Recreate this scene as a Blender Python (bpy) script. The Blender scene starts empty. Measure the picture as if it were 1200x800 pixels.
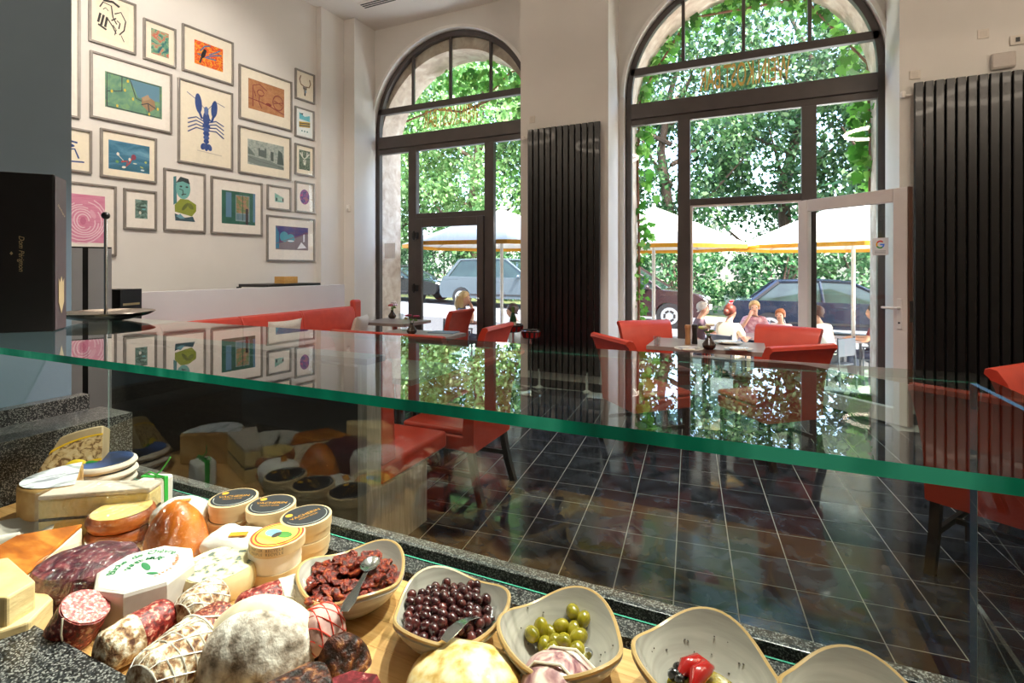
import bpy, bmesh, math, random
import numpy as np
from mathutils import Vector, Matrix, Euler, noise as mnoise

# ------------------------------------------------------------------ scene, camera, world, sun
sc = bpy.context.scene
C = sc.collection
YAW = math.radians(24.5)          # camera looks 24.5 degrees to the left of the window wall's normal
CAMH, FPX, HOR = 1.5, 600.0, 315.0
cam_d = bpy.data.cameras.new('camera'); cam = bpy.data.objects.new('camera', cam_d); C.objects.link(cam)
cam_d.sensor_width = 36; cam_d.lens = 36 * FPX / 1200
cam_d.shift_y = -(400 - HOR) / 1200
cam_d.clip_start = 0.02; cam_d.clip_end = 400
cam.location = (0, 0, CAMH); cam.rotation_euler = (math.pi / 2, 0, YAW)
sc.camera = cam
sc.view_settings.view_transform = 'Standard'; sc.view_settings.look = 'None'
sc.view_settings.gamma = 1; sc.view_settings.use_curve_mapping = False
sc.view_settings.exposure = 0.85
w = bpy.data.worlds.new('sky'); sc.world = w; w.use_nodes = True
nt = w.node_tree; nt.nodes.clear()
o_ = nt.nodes.new('ShaderNodeOutputWorld'); b_ = nt.nodes.new('ShaderNodeBackground'); s_ = nt.nodes.new('ShaderNodeTexSky')
s_.sky_type = 'NISHITA'; s_.sun_disc = False; s_.sun_elevation = math.radians(52); s_.sun_rotation = math.radians(120)
s_.dust_density = 3.0; s_.air_density = 1.0; s_.ozone_density = 1.0
b_.inputs[1].default_value = 1.0
nt.links.new(s_.outputs[0], b_.inputs[0]); nt.links.new(b_.outputs[0], o_.inputs[0])
sd = bpy.data.lights.new('sun', 'SUN'); sun = bpy.data.objects.new('sun', sd); C.objects.link(sun)
sd.energy = 9.0; sd.angle = math.radians(1.0); sd.color = (1.0, .95, .86)
sun.rotation_euler = Vector((-.62, .30, -1.0)).to_track_quat('-Z', 'Y').to_euler()

# ------------------------------------------------------------------ pixel -> place
SY, CY = math.sin(YAW), math.cos(YAW)
def ray(px, py):
    u = (px - 600) / FPX; v = (HOR - py) / FPX
    return Vector((-SY + u * CY, CY + u * SY, v))
def P(px, py, z):                       # the point at height z
    d = ray(px, py); t = (z - CAMH) / d.z
    return Vector((d.x * t, d.y * t, z))
def PY(px, py, Y):                      # the point on the plane y = Y
    d = ray(px, py); t = Y / d.y
    return Vector((d.x * t, Y, CAMH + d.z * t))

# ------------------------------------------------------------------ materials
def lin(c):
    if isinstance(c, str):
        c = c.lstrip('#'); c = tuple(int(c[i:i + 2], 16) / 255 for i in (0, 2, 4))
    return tuple(x / 12.92 if x <= .04045 else ((x + .055) / 1.055) ** 2.4 for x in c[:3]) + (1,)
MATS = {}
def newmat(name):
    m = bpy.data.materials.new(name); m.use_nodes = True; nt = m.node_tree
    return m, nt, nt.nodes['Principled BSDF']
def ramp(nt, fac, stops):
    r = nt.nodes.new('ShaderNodeValToRGB'); e = r.color_ramp.elements
    while len(e) < len(stops): e.new(.5)
    for i, (p, c) in enumerate(stops): e[i].position = p; e[i].color = lin(c)
    nt.links.new(fac, r.inputs[0]); return r.outputs[0]
def coords(nt, scale=(1, 1, 1), kind='Object', rot=(0, 0, 0)):
    tc = nt.nodes.new('ShaderNodeTexCoord'); mp = nt.nodes.new('ShaderNodeMapping')
    mp.inputs['Scale'].default_value = scale; mp.inputs['Rotation'].default_value = rot
    nt.links.new(tc.outputs[kind], mp.inputs[0]); return mp.outputs[0]
def tex(nt, kind, vec, scale, detail=5, dist=0):
    if kind == 'voronoi':
        n = nt.nodes.new('ShaderNodeTexVoronoi'); n.inputs['Scale'].default_value = scale; nt.links.new(vec, n.inputs['Vector']); return n.outputs['Distance']
    if kind == 'cell':
        n = nt.nodes.new('ShaderNodeTexVoronoi'); n.inputs['Scale'].default_value = scale; nt.links.new(vec, n.inputs['Vector'])
        s = nt.nodes.new('ShaderNodeSeparateColor'); nt.links.new(n.outputs['Color'], s.inputs[0]); return s.outputs[0]
    if kind == 'wave':
        n = nt.nodes.new('ShaderNodeTexWave'); n.inputs['Scale'].default_value = scale; n.inputs['Distortion'].default_value = dist; n.inputs['Detail'].default_value = detail
        nt.links.new(vec, n.inputs['Vector']); return n.outputs['Fac']
    n = nt.nodes.new('ShaderNodeTexNoise'); n.inputs['Scale'].default_value = scale; n.inputs['Detail'].default_value = detail; n.inputs['Distortion'].default_value = dist
    nt.links.new(vec, n.inputs['Vector']); return n.outputs['Fac']
def pm(name, stops, rough=.5, metal=0, kind='noise', scale=8, detail=5, dist=0, sc3=(1, 1, 1), bump=0, bscale=None, bkind=None, spec=.5, coat=0, sss=0, trans=0, alpha=1, emit=None):
    """procedural principled material: stops is a colour or [(pos, colour), ...] over a texture"""
    if name in MATS: return MATS[name]
    m, nt, b = newmat(name)
    b.inputs['Roughness'].default_value = rough; b.inputs['Metallic'].default_value = metal
    b.inputs['Specular IOR Level'].default_value = spec; b.inputs['Coat Weight'].default_value = coat
    b.inputs['Subsurface Weight'].default_value = sss
    if sss: b.inputs['Subsurface Radius'].default_value = (.01, .006, .003)
    b.inputs['Transmission Weight'].default_value = trans; b.inputs['Alpha'].default_value = alpha
    if isinstance(stops, (str, tuple)):
        c = lin(stops)                                   # a plain colour still gets a little procedural unevenness
        hi = tuple(min(1, x ** (1 / 2.2) * 1.012) for x in c[:3]); lo = tuple(x ** (1 / 2.2) * .985 for x in c[:3])
        stops = [(.3, lo), (.7, hi)]
    vec = coords(nt, sc3)
    f = tex(nt, kind, vec, scale, detail, dist)
    nt.links.new(ramp(nt, f, stops), b.inputs['Base Color'])
    if bump:
        bf = tex(nt, bkind or kind, vec, bscale or scale, detail, dist) if (bkind or bscale) else f
        bn = nt.nodes.new('ShaderNodeBump'); bn.inputs['Strength'].default_value = bump; bn.inputs['Distance'].default_value = .01
        nt.links.new(bf, bn.inputs['Height']); nt.links.new(bn.outputs[0], b.inputs['Normal'])
    if emit:
        b.inputs['Emission Color'].default_value = lin(emit[0]); b.inputs['Emission Strength'].default_value = emit[1]
    MATS[name] = m; return m
def flat(c, rough=.6):
    return pm('flat_' + (c if isinstance(c, str) else '_'.join(f'{int(x*255)}' for x in c)) + f'_{rough}', c, rough, scale=30)
def glass(name, tint='ffffff', f0=.04, gain=.96, rough=0.0, dirt=0.0):
    """thin clear sheet: see-through, with a Schlick mirror that grows towards grazing angles"""
    if name in MATS: return MATS[name]
    m, nt, b = newmat(name); nt.nodes.remove(b)
    out = nt.nodes['Material Output']
    tr = nt.nodes.new('ShaderNodeBsdfTransparent'); tr.inputs[0].default_value = lin(tint)
    gl = nt.nodes.new('ShaderNodeBsdfGlossy'); gl.inputs['Roughness'].default_value = rough; gl.inputs[0].default_value = (1, 1, 1, 1)
    lw = nt.nodes.new('ShaderNodeLayerWeight'); lw.inputs[0].default_value = .5
    pw = nt.nodes.new('ShaderNodeMath'); pw.operation = 'POWER'; pw.inputs[1].default_value = 5
    ml = nt.nodes.new('ShaderNodeMath'); ml.operation = 'MULTIPLY_ADD'; ml.inputs[1].default_value = gain; ml.inputs[2].default_value = f0
    nt.links.new(lw.outputs['Facing'], pw.inputs[0]); nt.links.new(pw.outputs[0], ml.inputs[0])
    mx = nt.nodes.new('ShaderNodeMixShader'); nt.links.new(ml.outputs[0], mx.inputs[0]); nt.links.new(tr.outputs[0], mx.inputs[1]); nt.links.new(gl.outputs[0], mx.inputs[2])
    last = mx.outputs[0]
    if dirt:
        df = nt.nodes.new('ShaderNodeBsdfDiffuse'); df.inputs[0].default_value = lin('b8c4cc')
        f = tex(nt, 'noise', coords(nt), 7, 6); r = ramp(nt, f, [(.5, '000000'), (.8, 'ffffff')])
        mm = nt.nodes.new('ShaderNodeMath'); mm.operation = 'MULTIPLY'; mm.inputs[1].default_value = dirt; nt.links.new(r, mm.inputs[0])
        m2 = nt.nodes.new('ShaderNodeMixShader'); nt.links.new(mm.outputs[0], m2.inputs[0]); nt.links.new(last, m2.inputs[1]); nt.links.new(df.outputs[0], m2.inputs[2]); last = m2.outputs[0]
    nt.links.new(last, out.inputs[0])
    MATS[name] = m; return m
def film(name, tint='ffffff', amt=.13):
    """crinkled cling film: mostly clear, wrinkled highlights"""
    if name in MATS: return MATS[name]
    m, nt, b = newmat(name); nt.nodes.remove(b); out = nt.nodes['Material Output']
    tr = nt.nodes.new('ShaderNodeBsdfTransparent'); tr.inputs[0].default_value = lin(tint)
    gl = nt.nodes.new('ShaderNodeBsdfGlossy'); gl.inputs['Roughness'].default_value = .12
    f = tex(nt, 'wave', coords(nt, (1, 1.7, 2.3)), 14, 4, 9)
    bn = nt.nodes.new('ShaderNodeBump'); bn.inputs['Strength'].default_value = .9; bn.inputs['Distance'].default_value = .01
    nt.links.new(f, bn.inputs['Height']); nt.links.new(bn.outputs[0], gl.inputs['Normal'])
    mx = nt.nodes.new('ShaderNodeMixShader'); mx.inputs[0].default_value = amt
    nt.links.new(tr.outputs[0], mx.inputs[1]); nt.links.new(gl.outputs[0], mx.inputs[2]); nt.links.new(mx.outputs[0], out.inputs[0])
    MATS[name] = m; return m
def leafmat(name, stops, transl=.35):
    if name in MATS: return MATS[name]
    m, nt, b = newmat(name); out = nt.nodes['Material Output']
    g = nt.nodes.new('ShaderNodeNewGeometry'); col = ramp(nt, g.outputs['Random Per Island'], stops)
    nt.links.new(col, b.inputs['Base Color']); b.inputs['Roughness'].default_value = .45
    t = nt.nodes.new('ShaderNodeBsdfTranslucent'); nt.links.new(col, t.inputs[0])
    mx = nt.nodes.new('ShaderNodeMixShader'); mx.inputs[0].default_value = transl
    nt.links.new(b.outputs[0], mx.inputs[1]); nt.links.new(t.outputs[0], mx.inputs[2]); nt.links.new(mx.outputs[0], out.inputs[0])
    MATS[name] = m; return m

# ------------------------------------------------------------------ mesh helpers
class MB:
    def __init__(s): s.v = []; s.f = []; s.m = []
    def add(s, vs, fs, mi=0, M=None):
        n = len(s.v)
        s.v += [tuple(M @ Vector(v)) for v in vs] if M is not None else [tuple(v) for v in vs]
        s.f += [tuple(i + n for i in f) for f in fs]; s.m += [mi] * len(fs); return s
    def bx(s, x0, x1, y0, y1, z0, z1, mi=0, M=None):
        vs = [(x, y, z) for z in (z0, z1) for y in (y0, y1) for x in (x0, x1)]
        return s.add(vs, [(0, 2, 3, 1), (4, 5, 7, 6), (0, 1, 5, 4), (2, 6, 7, 3), (0, 4, 6, 2), (1, 3, 7, 5)], mi, M)
    def box(s, c, d, rz=0, mi=0, rot=None):
        M = Matrix.Translation(c) @ (Euler(rot).to_matrix().to_4x4() if rot else Matrix.Rotation(rz, 4, 'Z'))
        return s.bx(-d[0] / 2, d[0] / 2, -d[1] / 2, d[1] / 2, -d[2] / 2, d[2] / 2, mi, M)
    def tube(s, pts, r, n=8, mi=0, caps=True, flat=1.0):
        pts = [Vector(p) for p in pts]; k = len(pts); rs = r if isinstance(r, (list, tuple)) else [r] * k
        vs = []; fs = []; prev = None
        for i, p in enumerate(pts):
            d = (pts[min(i + 1, k - 1)] - pts[max(i - 1, 0)])
            d = d.normalized() if d.length > 1e-9 else Vector((0, 0, 1))
            a = prev if prev is not None else (Vector((0, 0, 1)) if abs(d.z) < .9 else Vector((1, 0, 0)))
            e1 = (a - d * a.dot(d)).normalized(); e2 = d.cross(e1); prev = e1
            for j in range(n):
                t = 2 * math.pi * j / n; vs.append(p + e1 * math.cos(t) * rs[i] * flat + e2 * math.sin(t) * rs[i])
        for i in range(k - 1):
            for j in range(n): fs.append((i * n + j, i * n + (j + 1) % n, (i + 1) * n + (j + 1) % n, (i + 1) * n + j))
        if caps: fs += [tuple(range(n))[::-1], tuple(range((k - 1) * n, k * n))]
        return s.add(vs, fs, mi)
    def lathe(s, prof, n=32, c=(0, 0, 0), mi=0, sx=1, sy=1, rfun=None, M=None):
        vs = []; fs = []
        for (r, z) in prof:
            for j in range(n):
                t = 2 * math.pi * j / n; k = rfun(t) if rfun else 1
                vs.append((c[0] + r * k * math.cos(t) * sx, c[1] + r * k * math.sin(t) * sy, c[2] + z))
        for i in range(len(prof) - 1):
            for j in range(n): fs.append((i * n + j, i * n + (j + 1) % n, (i + 1) * n + (j + 1) % n, (i + 1) * n + j))
        if prof[0][0] > 1e-6: fs.append(tuple(range(n))[::-1])
        if prof[-1][0] > 1e-6: fs.append(tuple(range((len(prof) - 1) * n, len(prof) * n)))
        return s.add(vs, fs, mi, M)
    def ell(s, c, r, n=16, m=10, mi=0, M=None):
        if not isinstance(r, (tuple, list)): r = (r, r, r)
        vs = [(c[0], c[1], c[2] - r[2])]; fs = []
        for i in range(1, m):
            a = -math.pi / 2 + math.pi * i / m
            for j in range(n):
                t = 2 * math.pi * j / n
                vs.append((c[0] + r[0] * math.cos(a) * math.cos(t), c[1] + r[1] * math.cos(a) * math.sin(t), c[2] + r[2] * math.sin(a)))
        vs.append((c[0], c[1], c[2] + r[2])); L = len(vs) - 1
        for j in range(n):
            fs.append((0, 1 + (j + 1) % n, 1 + j)); fs.append((L, L - n + j, L - n + (j + 1) % n))
        for i in range(m - 2):
            for j in range(n):
                a = 1 + i * n; fs.append((a + j, a + (j + 1) % n, a + n + (j + 1) % n, a + n + j))
        return s.add(vs, fs, mi, M)
    def prism(s, poly, z0, z1, mi=0, M=None):
        n = len(poly); vs = [(x, y, z0) for x, y in poly] + [(x, y, z1) for x, y in poly]
        fs = [tuple(range(n))[::-1], tuple(range(n, 2 * n))] + [(i, (i + 1) % n, n + (i + 1) % n, n + i) for i in range(n)]
        return s.add(vs, fs, mi, M)
    def jitter(s, amp, scale=20, seed=0):
        o = Vector((seed * 7.3, seed * 3.1, seed * 1.7))
        s.v = [tuple(Vector(v) + mnoise.noise_vector(Vector(v) * scale + o) * amp) for v in s.v]; return s
    def build(s, name, mats, parent=None, smooth=40, bevel=0, sub=0, loc=None, rz=None, seg=2):
        me = bpy.data.meshes.new(name); me.from_pydata(s.v, [], s.f)
        for m in (mats if isinstance(mats, (list, tuple)) else [mats]): me.materials.append(m)
        if len(me.materials) > 1: me.polygons.foreach_set('material_index', s.m)
        if smooth:
            me.polygons.foreach_set('use_smooth', [True] * len(me.polygons))
            try: me.set_sharp_from_angle(angle=math.radians(smooth))
            except Exception: pass
        me.update()
        o = bpy.data.objects.new(name, me); C.objects.link(o)
        if parent is not None: o.parent = parent
        if loc is not None: o.location = loc
        if rz is not None: o.rotation_euler = (0, 0, rz)
        if bevel:
            b = o.modifiers.new('bevel', 'BEVEL'); b.width = bevel; b.segments = seg; b.limit_method = 'ANGLE'; b.angle_limit = math.radians(50)
        if sub:
            b = o.modifiers.new('sub', 'SUBSURF'); b.levels = sub; b.render_levels = sub
        return o
def tag(o, label=None, cat=None, group=None, kind=None):
    if label: o['label'] = label
    if cat: o['category'] = cat
    if group: o['group'] = group
    if kind: o['kind'] = kind
    return o
def thing(name, label, cat, loc=(0, 0, 0), rz=0, group=None):
    o = bpy.data.objects.new(name, None); C.objects.link(o); o.empty_display_size = .1
    o.location = loc; o.rotation_euler = (0, 0, rz); return tag(o, label, cat, group)
def struct(name, loc=(0, 0, 0)):
    o = bpy.data.objects.new(name, None); C.objects.link(o); o.location = loc; o['kind'] = 'structure'; return o
def copytree(o, parent=None):
    c = o.copy(); C.objects.link(c); c.parent = parent
    for ch in list(o.children): copytree(ch, c)
    return c
def textmesh(txt, size=1.0, sx=1.0, shear=0.0, extrude=0.0, bold=0.0, align='CENTER'):
    cu = bpy.data.curves.new('lettering', 'FONT'); cu.body = txt; cu.size = size; cu.align_x = align; cu.align_y = 'CENTER'
    cu.shear = shear; cu.extrude = extrude; cu.offset = bold
    o = bpy.data.objects.new('lettering', cu); C.objects.link(o); bpy.context.view_layer.update()
    me = bpy.data.meshes.new_from_object(o.evaluated_get(bpy.context.evaluated_depsgraph_get()))
    bpy.data.objects.remove(o); bpy.data.curves.remove(cu)
    me.transform(Matrix.Diagonal((sx, 1, 1, 1)))
    return me
def lettering(txt, mat, parent, M, **k):
    me = textmesh(txt, **k); me.transform(M); me.materials.clear(); me.materials.append(mat)
    o = bpy.data.objects.new('lettering', me); C.objects.link(o); o.parent = parent; return o
RND = random.Random(7)
PI = math.pi
# ------------------------------------------------------------------ the room
WALL = pm('wall_paint', [(.3, 'dcd8d2'), (.7, 'e2ded8')], .75, scale=2, bump=.03, bscale=120)
CEILP = pm('ceiling_paint', [(.3, 'e2ddd6'), (.7, 'e8e3dc')], .8, scale=2)
BLUE = pm('blue_grey_paint', [(.3, '6d8191'), (.7, '748898')], .55, scale=3, bump=.03, bscale=90)
FRAME = pm('anthracite_frame', [(.3, '4a4341'), (.7, '534b48')], .38, scale=6, spec=.5)
WPVC = pm('white_door_frame', [(.3, 'dcd3d0'), (.7, 'e4dcd8')], .35, scale=4)
GLASSW = glass('window_glass', 'f6fbf9', .05, .75)
GRAN = pm('granite', [(.3, '08090a'), (.5, '1f2123'), (.7, '3c3d3f'), (.85, '8a8985')], .3, kind='cell', scale=420, bump=.02)
STEEL = pm('polished_steel', 'd8d8d8', .14, 1, scale=40)
GREYWOOD = pm('weathered_grey_wood', [(.2, '7a736c'), (.5, '98928b'), (.8, 'b4aea7')], .6, kind='noise', scale=5, detail=8, dist=1.2, sc3=(9, 9, .7), bump=.15)
RED = pm('red_leather', [(.3, 'c23e2b'), (.7, 'cf4934')], .38, scale=9, bump=.05, bscale=160, bkind='voronoi')
DARKWOOD = pm('dark_stained_wood', [(.3, '1c1210'), (.7, '33221b')], .35, kind='noise', scale=6, sc3=(6, 6, .8))
BLACK = pm('black_satin', '121214', .4, scale=20)
TABLETOP = pm('taupe_table_laminate', [(.3, '8b7f78'), (.7, '9b9088')], .35, scale=4, sc3=(1, 9, 1), dist=1)
CH = 5.37

def wallbox(name, x0, x1, y0, y1, z0, z1, m=WALL):
    o = MB().bx(x0, x1, y0, y1, z0, z1).build(name, m, smooth=0); return tag(o, kind='structure')

# floor: slab with slate tiles laid square to each other, turned 5.3 degrees against the window wall
FLOORB = pm('tile_grout', 'b4b0ac', .8, scale=30)
def tile_material():
    m, nt, b = newmat('dark_slate_tile')
    oi = nt.nodes.new('ShaderNodeObjectInfo'); vec = coords(nt)
    ad = nt.nodes.new('ShaderNodeVectorMath'); ad.operation = 'ADD'
    mu = nt.nodes.new('ShaderNodeVectorMath'); mu.operation = 'SCALE'; mu.inputs['Scale'].default_value = 30
    cx = nt.nodes.new('ShaderNodeCombineXYZ'); nt.links.new(oi.outputs['Random'], cx.inputs[0]); nt.links.new(oi.outputs['Random'], cx.inputs[1])
    nt.links.new(cx.outputs[0], mu.inputs[0]); nt.links.new(vec, ad.inputs[0]); nt.links.new(mu.outputs[0], ad.inputs[1])
    f = tex(nt, 'noise', ad.outputs[0], 9, 8, .6)
    nt.links.new(ramp(nt, f, [(.3, '1a1b22'), (.5, '2a2d37'), (.62, '383e4b'), (.75, '45464f')]), b.inputs['Base Color'])
    nt.links.new(ramp(nt, f, [(.3, '424242'), (.7, '767676')]), b.inputs['Roughness'])
    bn = nt.nodes.new('ShaderNodeBump'); bn.inputs['Strength'].default_value = .12; bn.inputs['Distance'].default_value = .004
    nt.links.new(f, bn.inputs['Height']); nt.links.new(bn.outputs[0], b.inputs['Normal']); return m
TILE = tile_material()
floor = MB().bx(-6.8, 4.7, -1.7, 6.75, -.2, -.0012).build('floor', FLOORB, smooth=0); tag(floor, kind='structure')
TS = .27; ta = math.radians(5.3)
tx = Vector((math.cos(ta), math.sin(ta))); ty = Vector((-math.sin(ta), math.cos(ta)))
g0 = P(792.5, 640, 0).xy; g1 = P(800, 608, 0).xy
ox = g0.dot(tx) % TS; oy = g1.dot(ty) % TS
tme = MB().bx(-TS / 2 + .0026, TS / 2 - .0026, -TS / 2 + .0026, TS / 2 - .0026, -.016, 0)
cells = []
for i in range(-26, 22):
    for j in range(-8, 30):
        c = tx * (ox + (i + .5) * TS) + ty * (oy + (j + .5) * TS)
        if not (-5.9 < c.x < 4.55 and -1.5 < c.y < 6.55): continue
        if c.y > 5.95 and (-2.85 < c.x < -1.3 or 1.2 < c.x < 3.0): continue
        if c.x < -5.2 and c.y > 5.4: continue
        dep = -SY * c.x + CY * c.y; lat = CY * c.x + SY * c.y
        vis = False
        if dep > .5:
            px = 600 + FPX * lat / dep; py = HOR + FPX * CAMH / dep
            vis = 465 < px < 1215 and py < 685 + .27 * (px - 640)
        cells.append((0 if vis else 1, dep if vis else c.length, c))
cells.sort(key=lambda a: (a[0], a[1]))
proto = None; rest = MB()
for k, (_, _, c) in enumerate(cells):
    if k < 300:
        if proto is None: proto = o = tme.build('floor_tile', TILE, floor, smooth=0)
        else: o = proto.copy(); C.objects.link(o)
        o.location = (c.x, c.y, 0); o.rotation_euler = (0, 0, ta)
    else:
        rest.add(tme.v, tme.f, 0, Matrix.Translation((c.x, c.y, 0)) @ Matrix.Rotation(ta, 4, 'Z'))
tag(rest.build('floor_tiles_beyond', TILE, floor, smooth=0), kind='stuff')

ceiling = MB().bx(-6.9, 4.8, -1.8, 7.35, CH, CH + .25).build('ceiling', CEILP, smooth=0); tag(ceiling, kind='structure')
# left wall with its two stepped pilasters, turned 6.5 degrees
WA = math.radians(6.5); W0 = Vector((-5.78, 5.70)); WD = Vector((math.sin(WA), math.cos(WA)))
wl0 = W0 - WD * 7.35
wl = [(wl0.x, wl0.y), (W0.x, W0.y), (-5.69, 5.70), (-5.69, 6.17), (-5.48, 6.17), (-5.48, 6.66), (-6.95, 6.66), (-6.95, wl0.y)]
tag(MB().prism(wl, -.004, CH, 0).build('wall_left', WALL, smooth=0), kind='structure')
def wallp(px, py, off=0):            # pixel -> (distance along the left wall, height, point)
    d = ray(px, py); n = Vector((-WD.y, WD.x)); w0 = W0 - n * off
    t = n.dot(w0) / n.dot(Vector((d.x, d.y))); q = Vector((d.x, d.y)) * t
    return (q - W0).dot(WD), CAMH + d.z * t
wallbox('wall_right', 4.6, 4.8, -1.7, 6.66, -.004, CH)
wallbox('wall_rear', -6.95, 4.8, -1.85, -1.65, -.004, CH, pm('rear_wall_paint', '8d8378', .8))
wallbox('wall_partition', -2.32, -2.10, -1.65, .97, -.004, CH, BLUE)
wallbox('wall_pier_1', -2.657, -1.504, 6.1, 6.66, -.004, CH)
wallbox('wall_pier_2', 1.366, 2.80, 6.1, 6.66, -.004, CH)
for n_, x0, x1 in (('baseboard_pier_1', -2.66, -1.50), ('baseboard_pier_2', 1.362, 2.80)):
    wallbox(n_, x0, x1, 6.085, 6.1, 0, .1, BLACK)

WC = (-4.11, -.02); HW, AZ = 1.41, 3.72      # window centres, half width, height of the arch's centre
def arch_wall(name, y0, y1, m, ztop, HW, AZS, xs0=-6.95, xs1=4.8):
    def archz(x):
        for c, AZ in zip(WC, AZS):
            if abs(x - c) < HW: return AZ + math.sqrt(max(0, HW * HW - (x - c) ** 2))
        return None
    xs = [xs0]
    for c in WC:
        n = 40; xs += [c - HW * math.cos(math.pi * i / n) for i in range(n + 1)]
    xs.append(xs1); b = MB()
    def q(a, bb, c_, d): b.add([a, bb, c_, d], [(0, 1, 2, 3)])
    for a, e in zip(xs[:-1], xs[1:]):
        mid = (a + e) / 2; op = archz(mid) is not None
        if not op:
            b.bx(a, e, y0, y1, -.3, ztop); continue
        AZ = AZS[0] if mid < -2 else AZS[1]; za = max(AZ, archz(a) or AZ); ze = max(AZ, archz(e) or AZ)
        q((a, y0, za), (e, y0, ze), (e, y0, ztop), (a, y0, ztop)); q((e, y1, ze), (a, y1, za), (a, y1, ztop), (e, y1, ztop))
        q((a, y1, za), (e, y1, ze), (e, y0, ze), (a, y0, za)); q((a, y0, ztop), (e, y0, ztop), (e, y1, ztop), (a, y1, ztop))
    return tag(b.build(name, m, smooth=30), kind='structure')
arch_wall('wall_back', 6.65, 6.80, WALL, CH, HW, (AZ, AZ))
STONE = pm('limestone_facade', [(.3, 'b39d8c'), (.5, 'cbb8a6'), (.7, 'ddd0c2')], .9, scale=7, detail=9, dist=.5, bump=.5)
arch_wall('wall_outer', 6.81, 7.34, STONE, 6.2, 1.375, (3.50, 3.68))

def window(idx, cx, door_open):
    r = struct(f'window_{idx}', (cx, 6.76, 0))
    W = 1.40; T = .07; b = lambda x0, x1, z0, z1, n, m=FRAME, y0=-.045, y1=.035: MB().bx(x0, x1, y0, y1, z0, z1).build(n, m, r, smooth=0, bevel=.006)
    # arch: rectangular section swept round
    a = MB(); n = 48; vs = []; fs = []
    for i in range(n + 1):
        t = math.pi * i / n; c, s = math.cos(t), math.sin(t)
        for rr, y in ((W, -.045), (W, .035), (W - T, .035), (W - T, -.045)): vs.append((rr * c, y, AZ + rr * s))
    for i in range(n):
        for j in range(4): fs.append((i * 4 + j, i * 4 + (j + 1) % 4, i * 4 + 4 + (j + 1) % 4, i * 4 + 4 + j))
    a.add(vs, fs).build('arch_frame', FRAME, r, smooth=30)
    for s in (-1, 1): b(min(s * W, s * (W - T)), max(s * W, s * (W - T)), -.0, AZ, 'jamb')
    b(-W + .05, W - .05, 4.005, 4.10, 'transom')
    b(-W + T, W - T, 3.44, 3.635, 'lintel', y0=-.07); b(-W + T, W - T, 3.36, 3.44, 'head_rail')
    for x in (-.69, 0, .69):
        b(x - .02, x + .02, 4.10, AZ + math.sqrt((W - T) ** 2 - x * x) + .01, 'glazing_bar', y0=-.03, y1=.02)
    for x in (-.68, .68): b(x - .075, x + .075, 0, 3.36, 'mullion', y0=-.055)
    b(-.605, .605, 2.29, 2.37, 'door_head')
    for s in (-1, 1):
        b(min(s * 1.33, s * .755), max(s * 1.33, s * .755), 0, .12, 'bottom_rail')
    # panes
    def pane(poly):
        MB().add([(x, 0, z) for x, z in poly], [tuple(range(len(poly)))]).build('pane', GLASSW, r, smooth=0)
    rr = W - T
    for x0, x1 in ((-1.27, -.69), (-.69, 0), (0, .69), (.69, 1.27)):
        top = [(x1 + (x0 - x1) * k / 8, AZ + math.sqrt(max(0, rr * rr - (x1 + (x0 - x1) * k / 8) ** 2))) for k in range(9)]
        pane([(x0, 4.05), (x1, 4.05)] + top)
    pane([(-1.34, 3.6), (1.34, 3.6), (1.34, 4.05), (-1.34, 4.05)])
    for s in (-1, 1): pane([(s * 1.34, .1), (s * .75, .1), (s * .75, 3.38), (s * 1.34, 3.38)])
    pane([(-.61, 2.36), (.61, 2.36), (.61, 3.38), (-.61, 3.38)])
    if door_open:
        for s in (-1, 1): b(min(s * .605, s * .575), max(s * .605, s * .575), 0, 2.29, 'door_stop', WPVC, -.04, .0)
        b(-.6, .6, 2.265, 2.29, 'door_stop', WPVC, -.04, .0)
    GOLD = pm('gold_leaf_lettering', 'ecc46c', .5, .1, scale=30)
    # the name is painted to be read from the street, so it runs backwards indoors
    lettering('WEIN.KOST.BAR', GOLD, r, Matrix.Translation((-.0, -.004, 3.83)) @ Matrix.Rotation(math.pi, 4, 'Z') @ Matrix.Rotation(math.pi / 2, 4, 'X'), size=.40, sx=.335, bold=.004)
    return r
window(1, WC[0], False); window(2, WC[1], True)
# white plaster trim round each arch
for k, cx in enumerate(WC):
    b = MB(); n = 48; vs = []; fs = []
    for i in range(n + 1):
        t = math.pi * i / n; c, s = math.cos(t), math.sin(t)
        for rr, y in ((1.455, 6.62), (1.455, 6.655), (1.41, 6.655), (1.41, 6.62)): vs.append((cx + rr * c, y, AZ + rr * s))
    for i in range(n):
        for j in range(4): fs.append((i * 4 + j, i * 4 + 4 + j, i * 4 + 4 + (j + 1) % 4, i * 4 + (j + 1) % 4))
    tag(b.add(vs, fs).build(f'trim_{k+1}', pm('white_trim', 'ece9e4', .6), smooth=30), kind='structure')

# closed dark door in the first window
d1 = struct('door_1', (WC[0], 6.74, 0))
for x0, x1, z0, z1, n in ((-.60, -.49, .02, 2.285, 'stile'), (.49, .60, .02, 2.285, 'stile'), (-.49, .49, 2.15, 2.285, 'top_rail'), (-.49, .49, .02, .2, 'bottom_rail')):
    MB().bx(x0, x1, -.06, .0, z0, z1).build(n, FRAME, d1, smooth=0, bevel=.006)
MB().add([(-.5, -.02, .19), (.5, -.02, .19), (.5, -.02, 2.16), (-.5, -.02, 2.16)], [(0, 1, 2, 3)]).build('pane', GLASSW, d1, smooth=0)
for z in (2.02, 1.2, .3):
    MB().bx(-.64, -.54, -.10, -.06, z - .05, z + .05).tube([(-.6, -.1, z - .07), (-.6, -.1, z + .07)], .018).build('hinge', BLACK, d1, bevel=.004)
MB().tube([(.545, -.06, 1.06), (.545, -.09, 1.06)], .02).ell((.545, -.11, 1.06), .028).build('door_knob', STEEL, d1)
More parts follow.
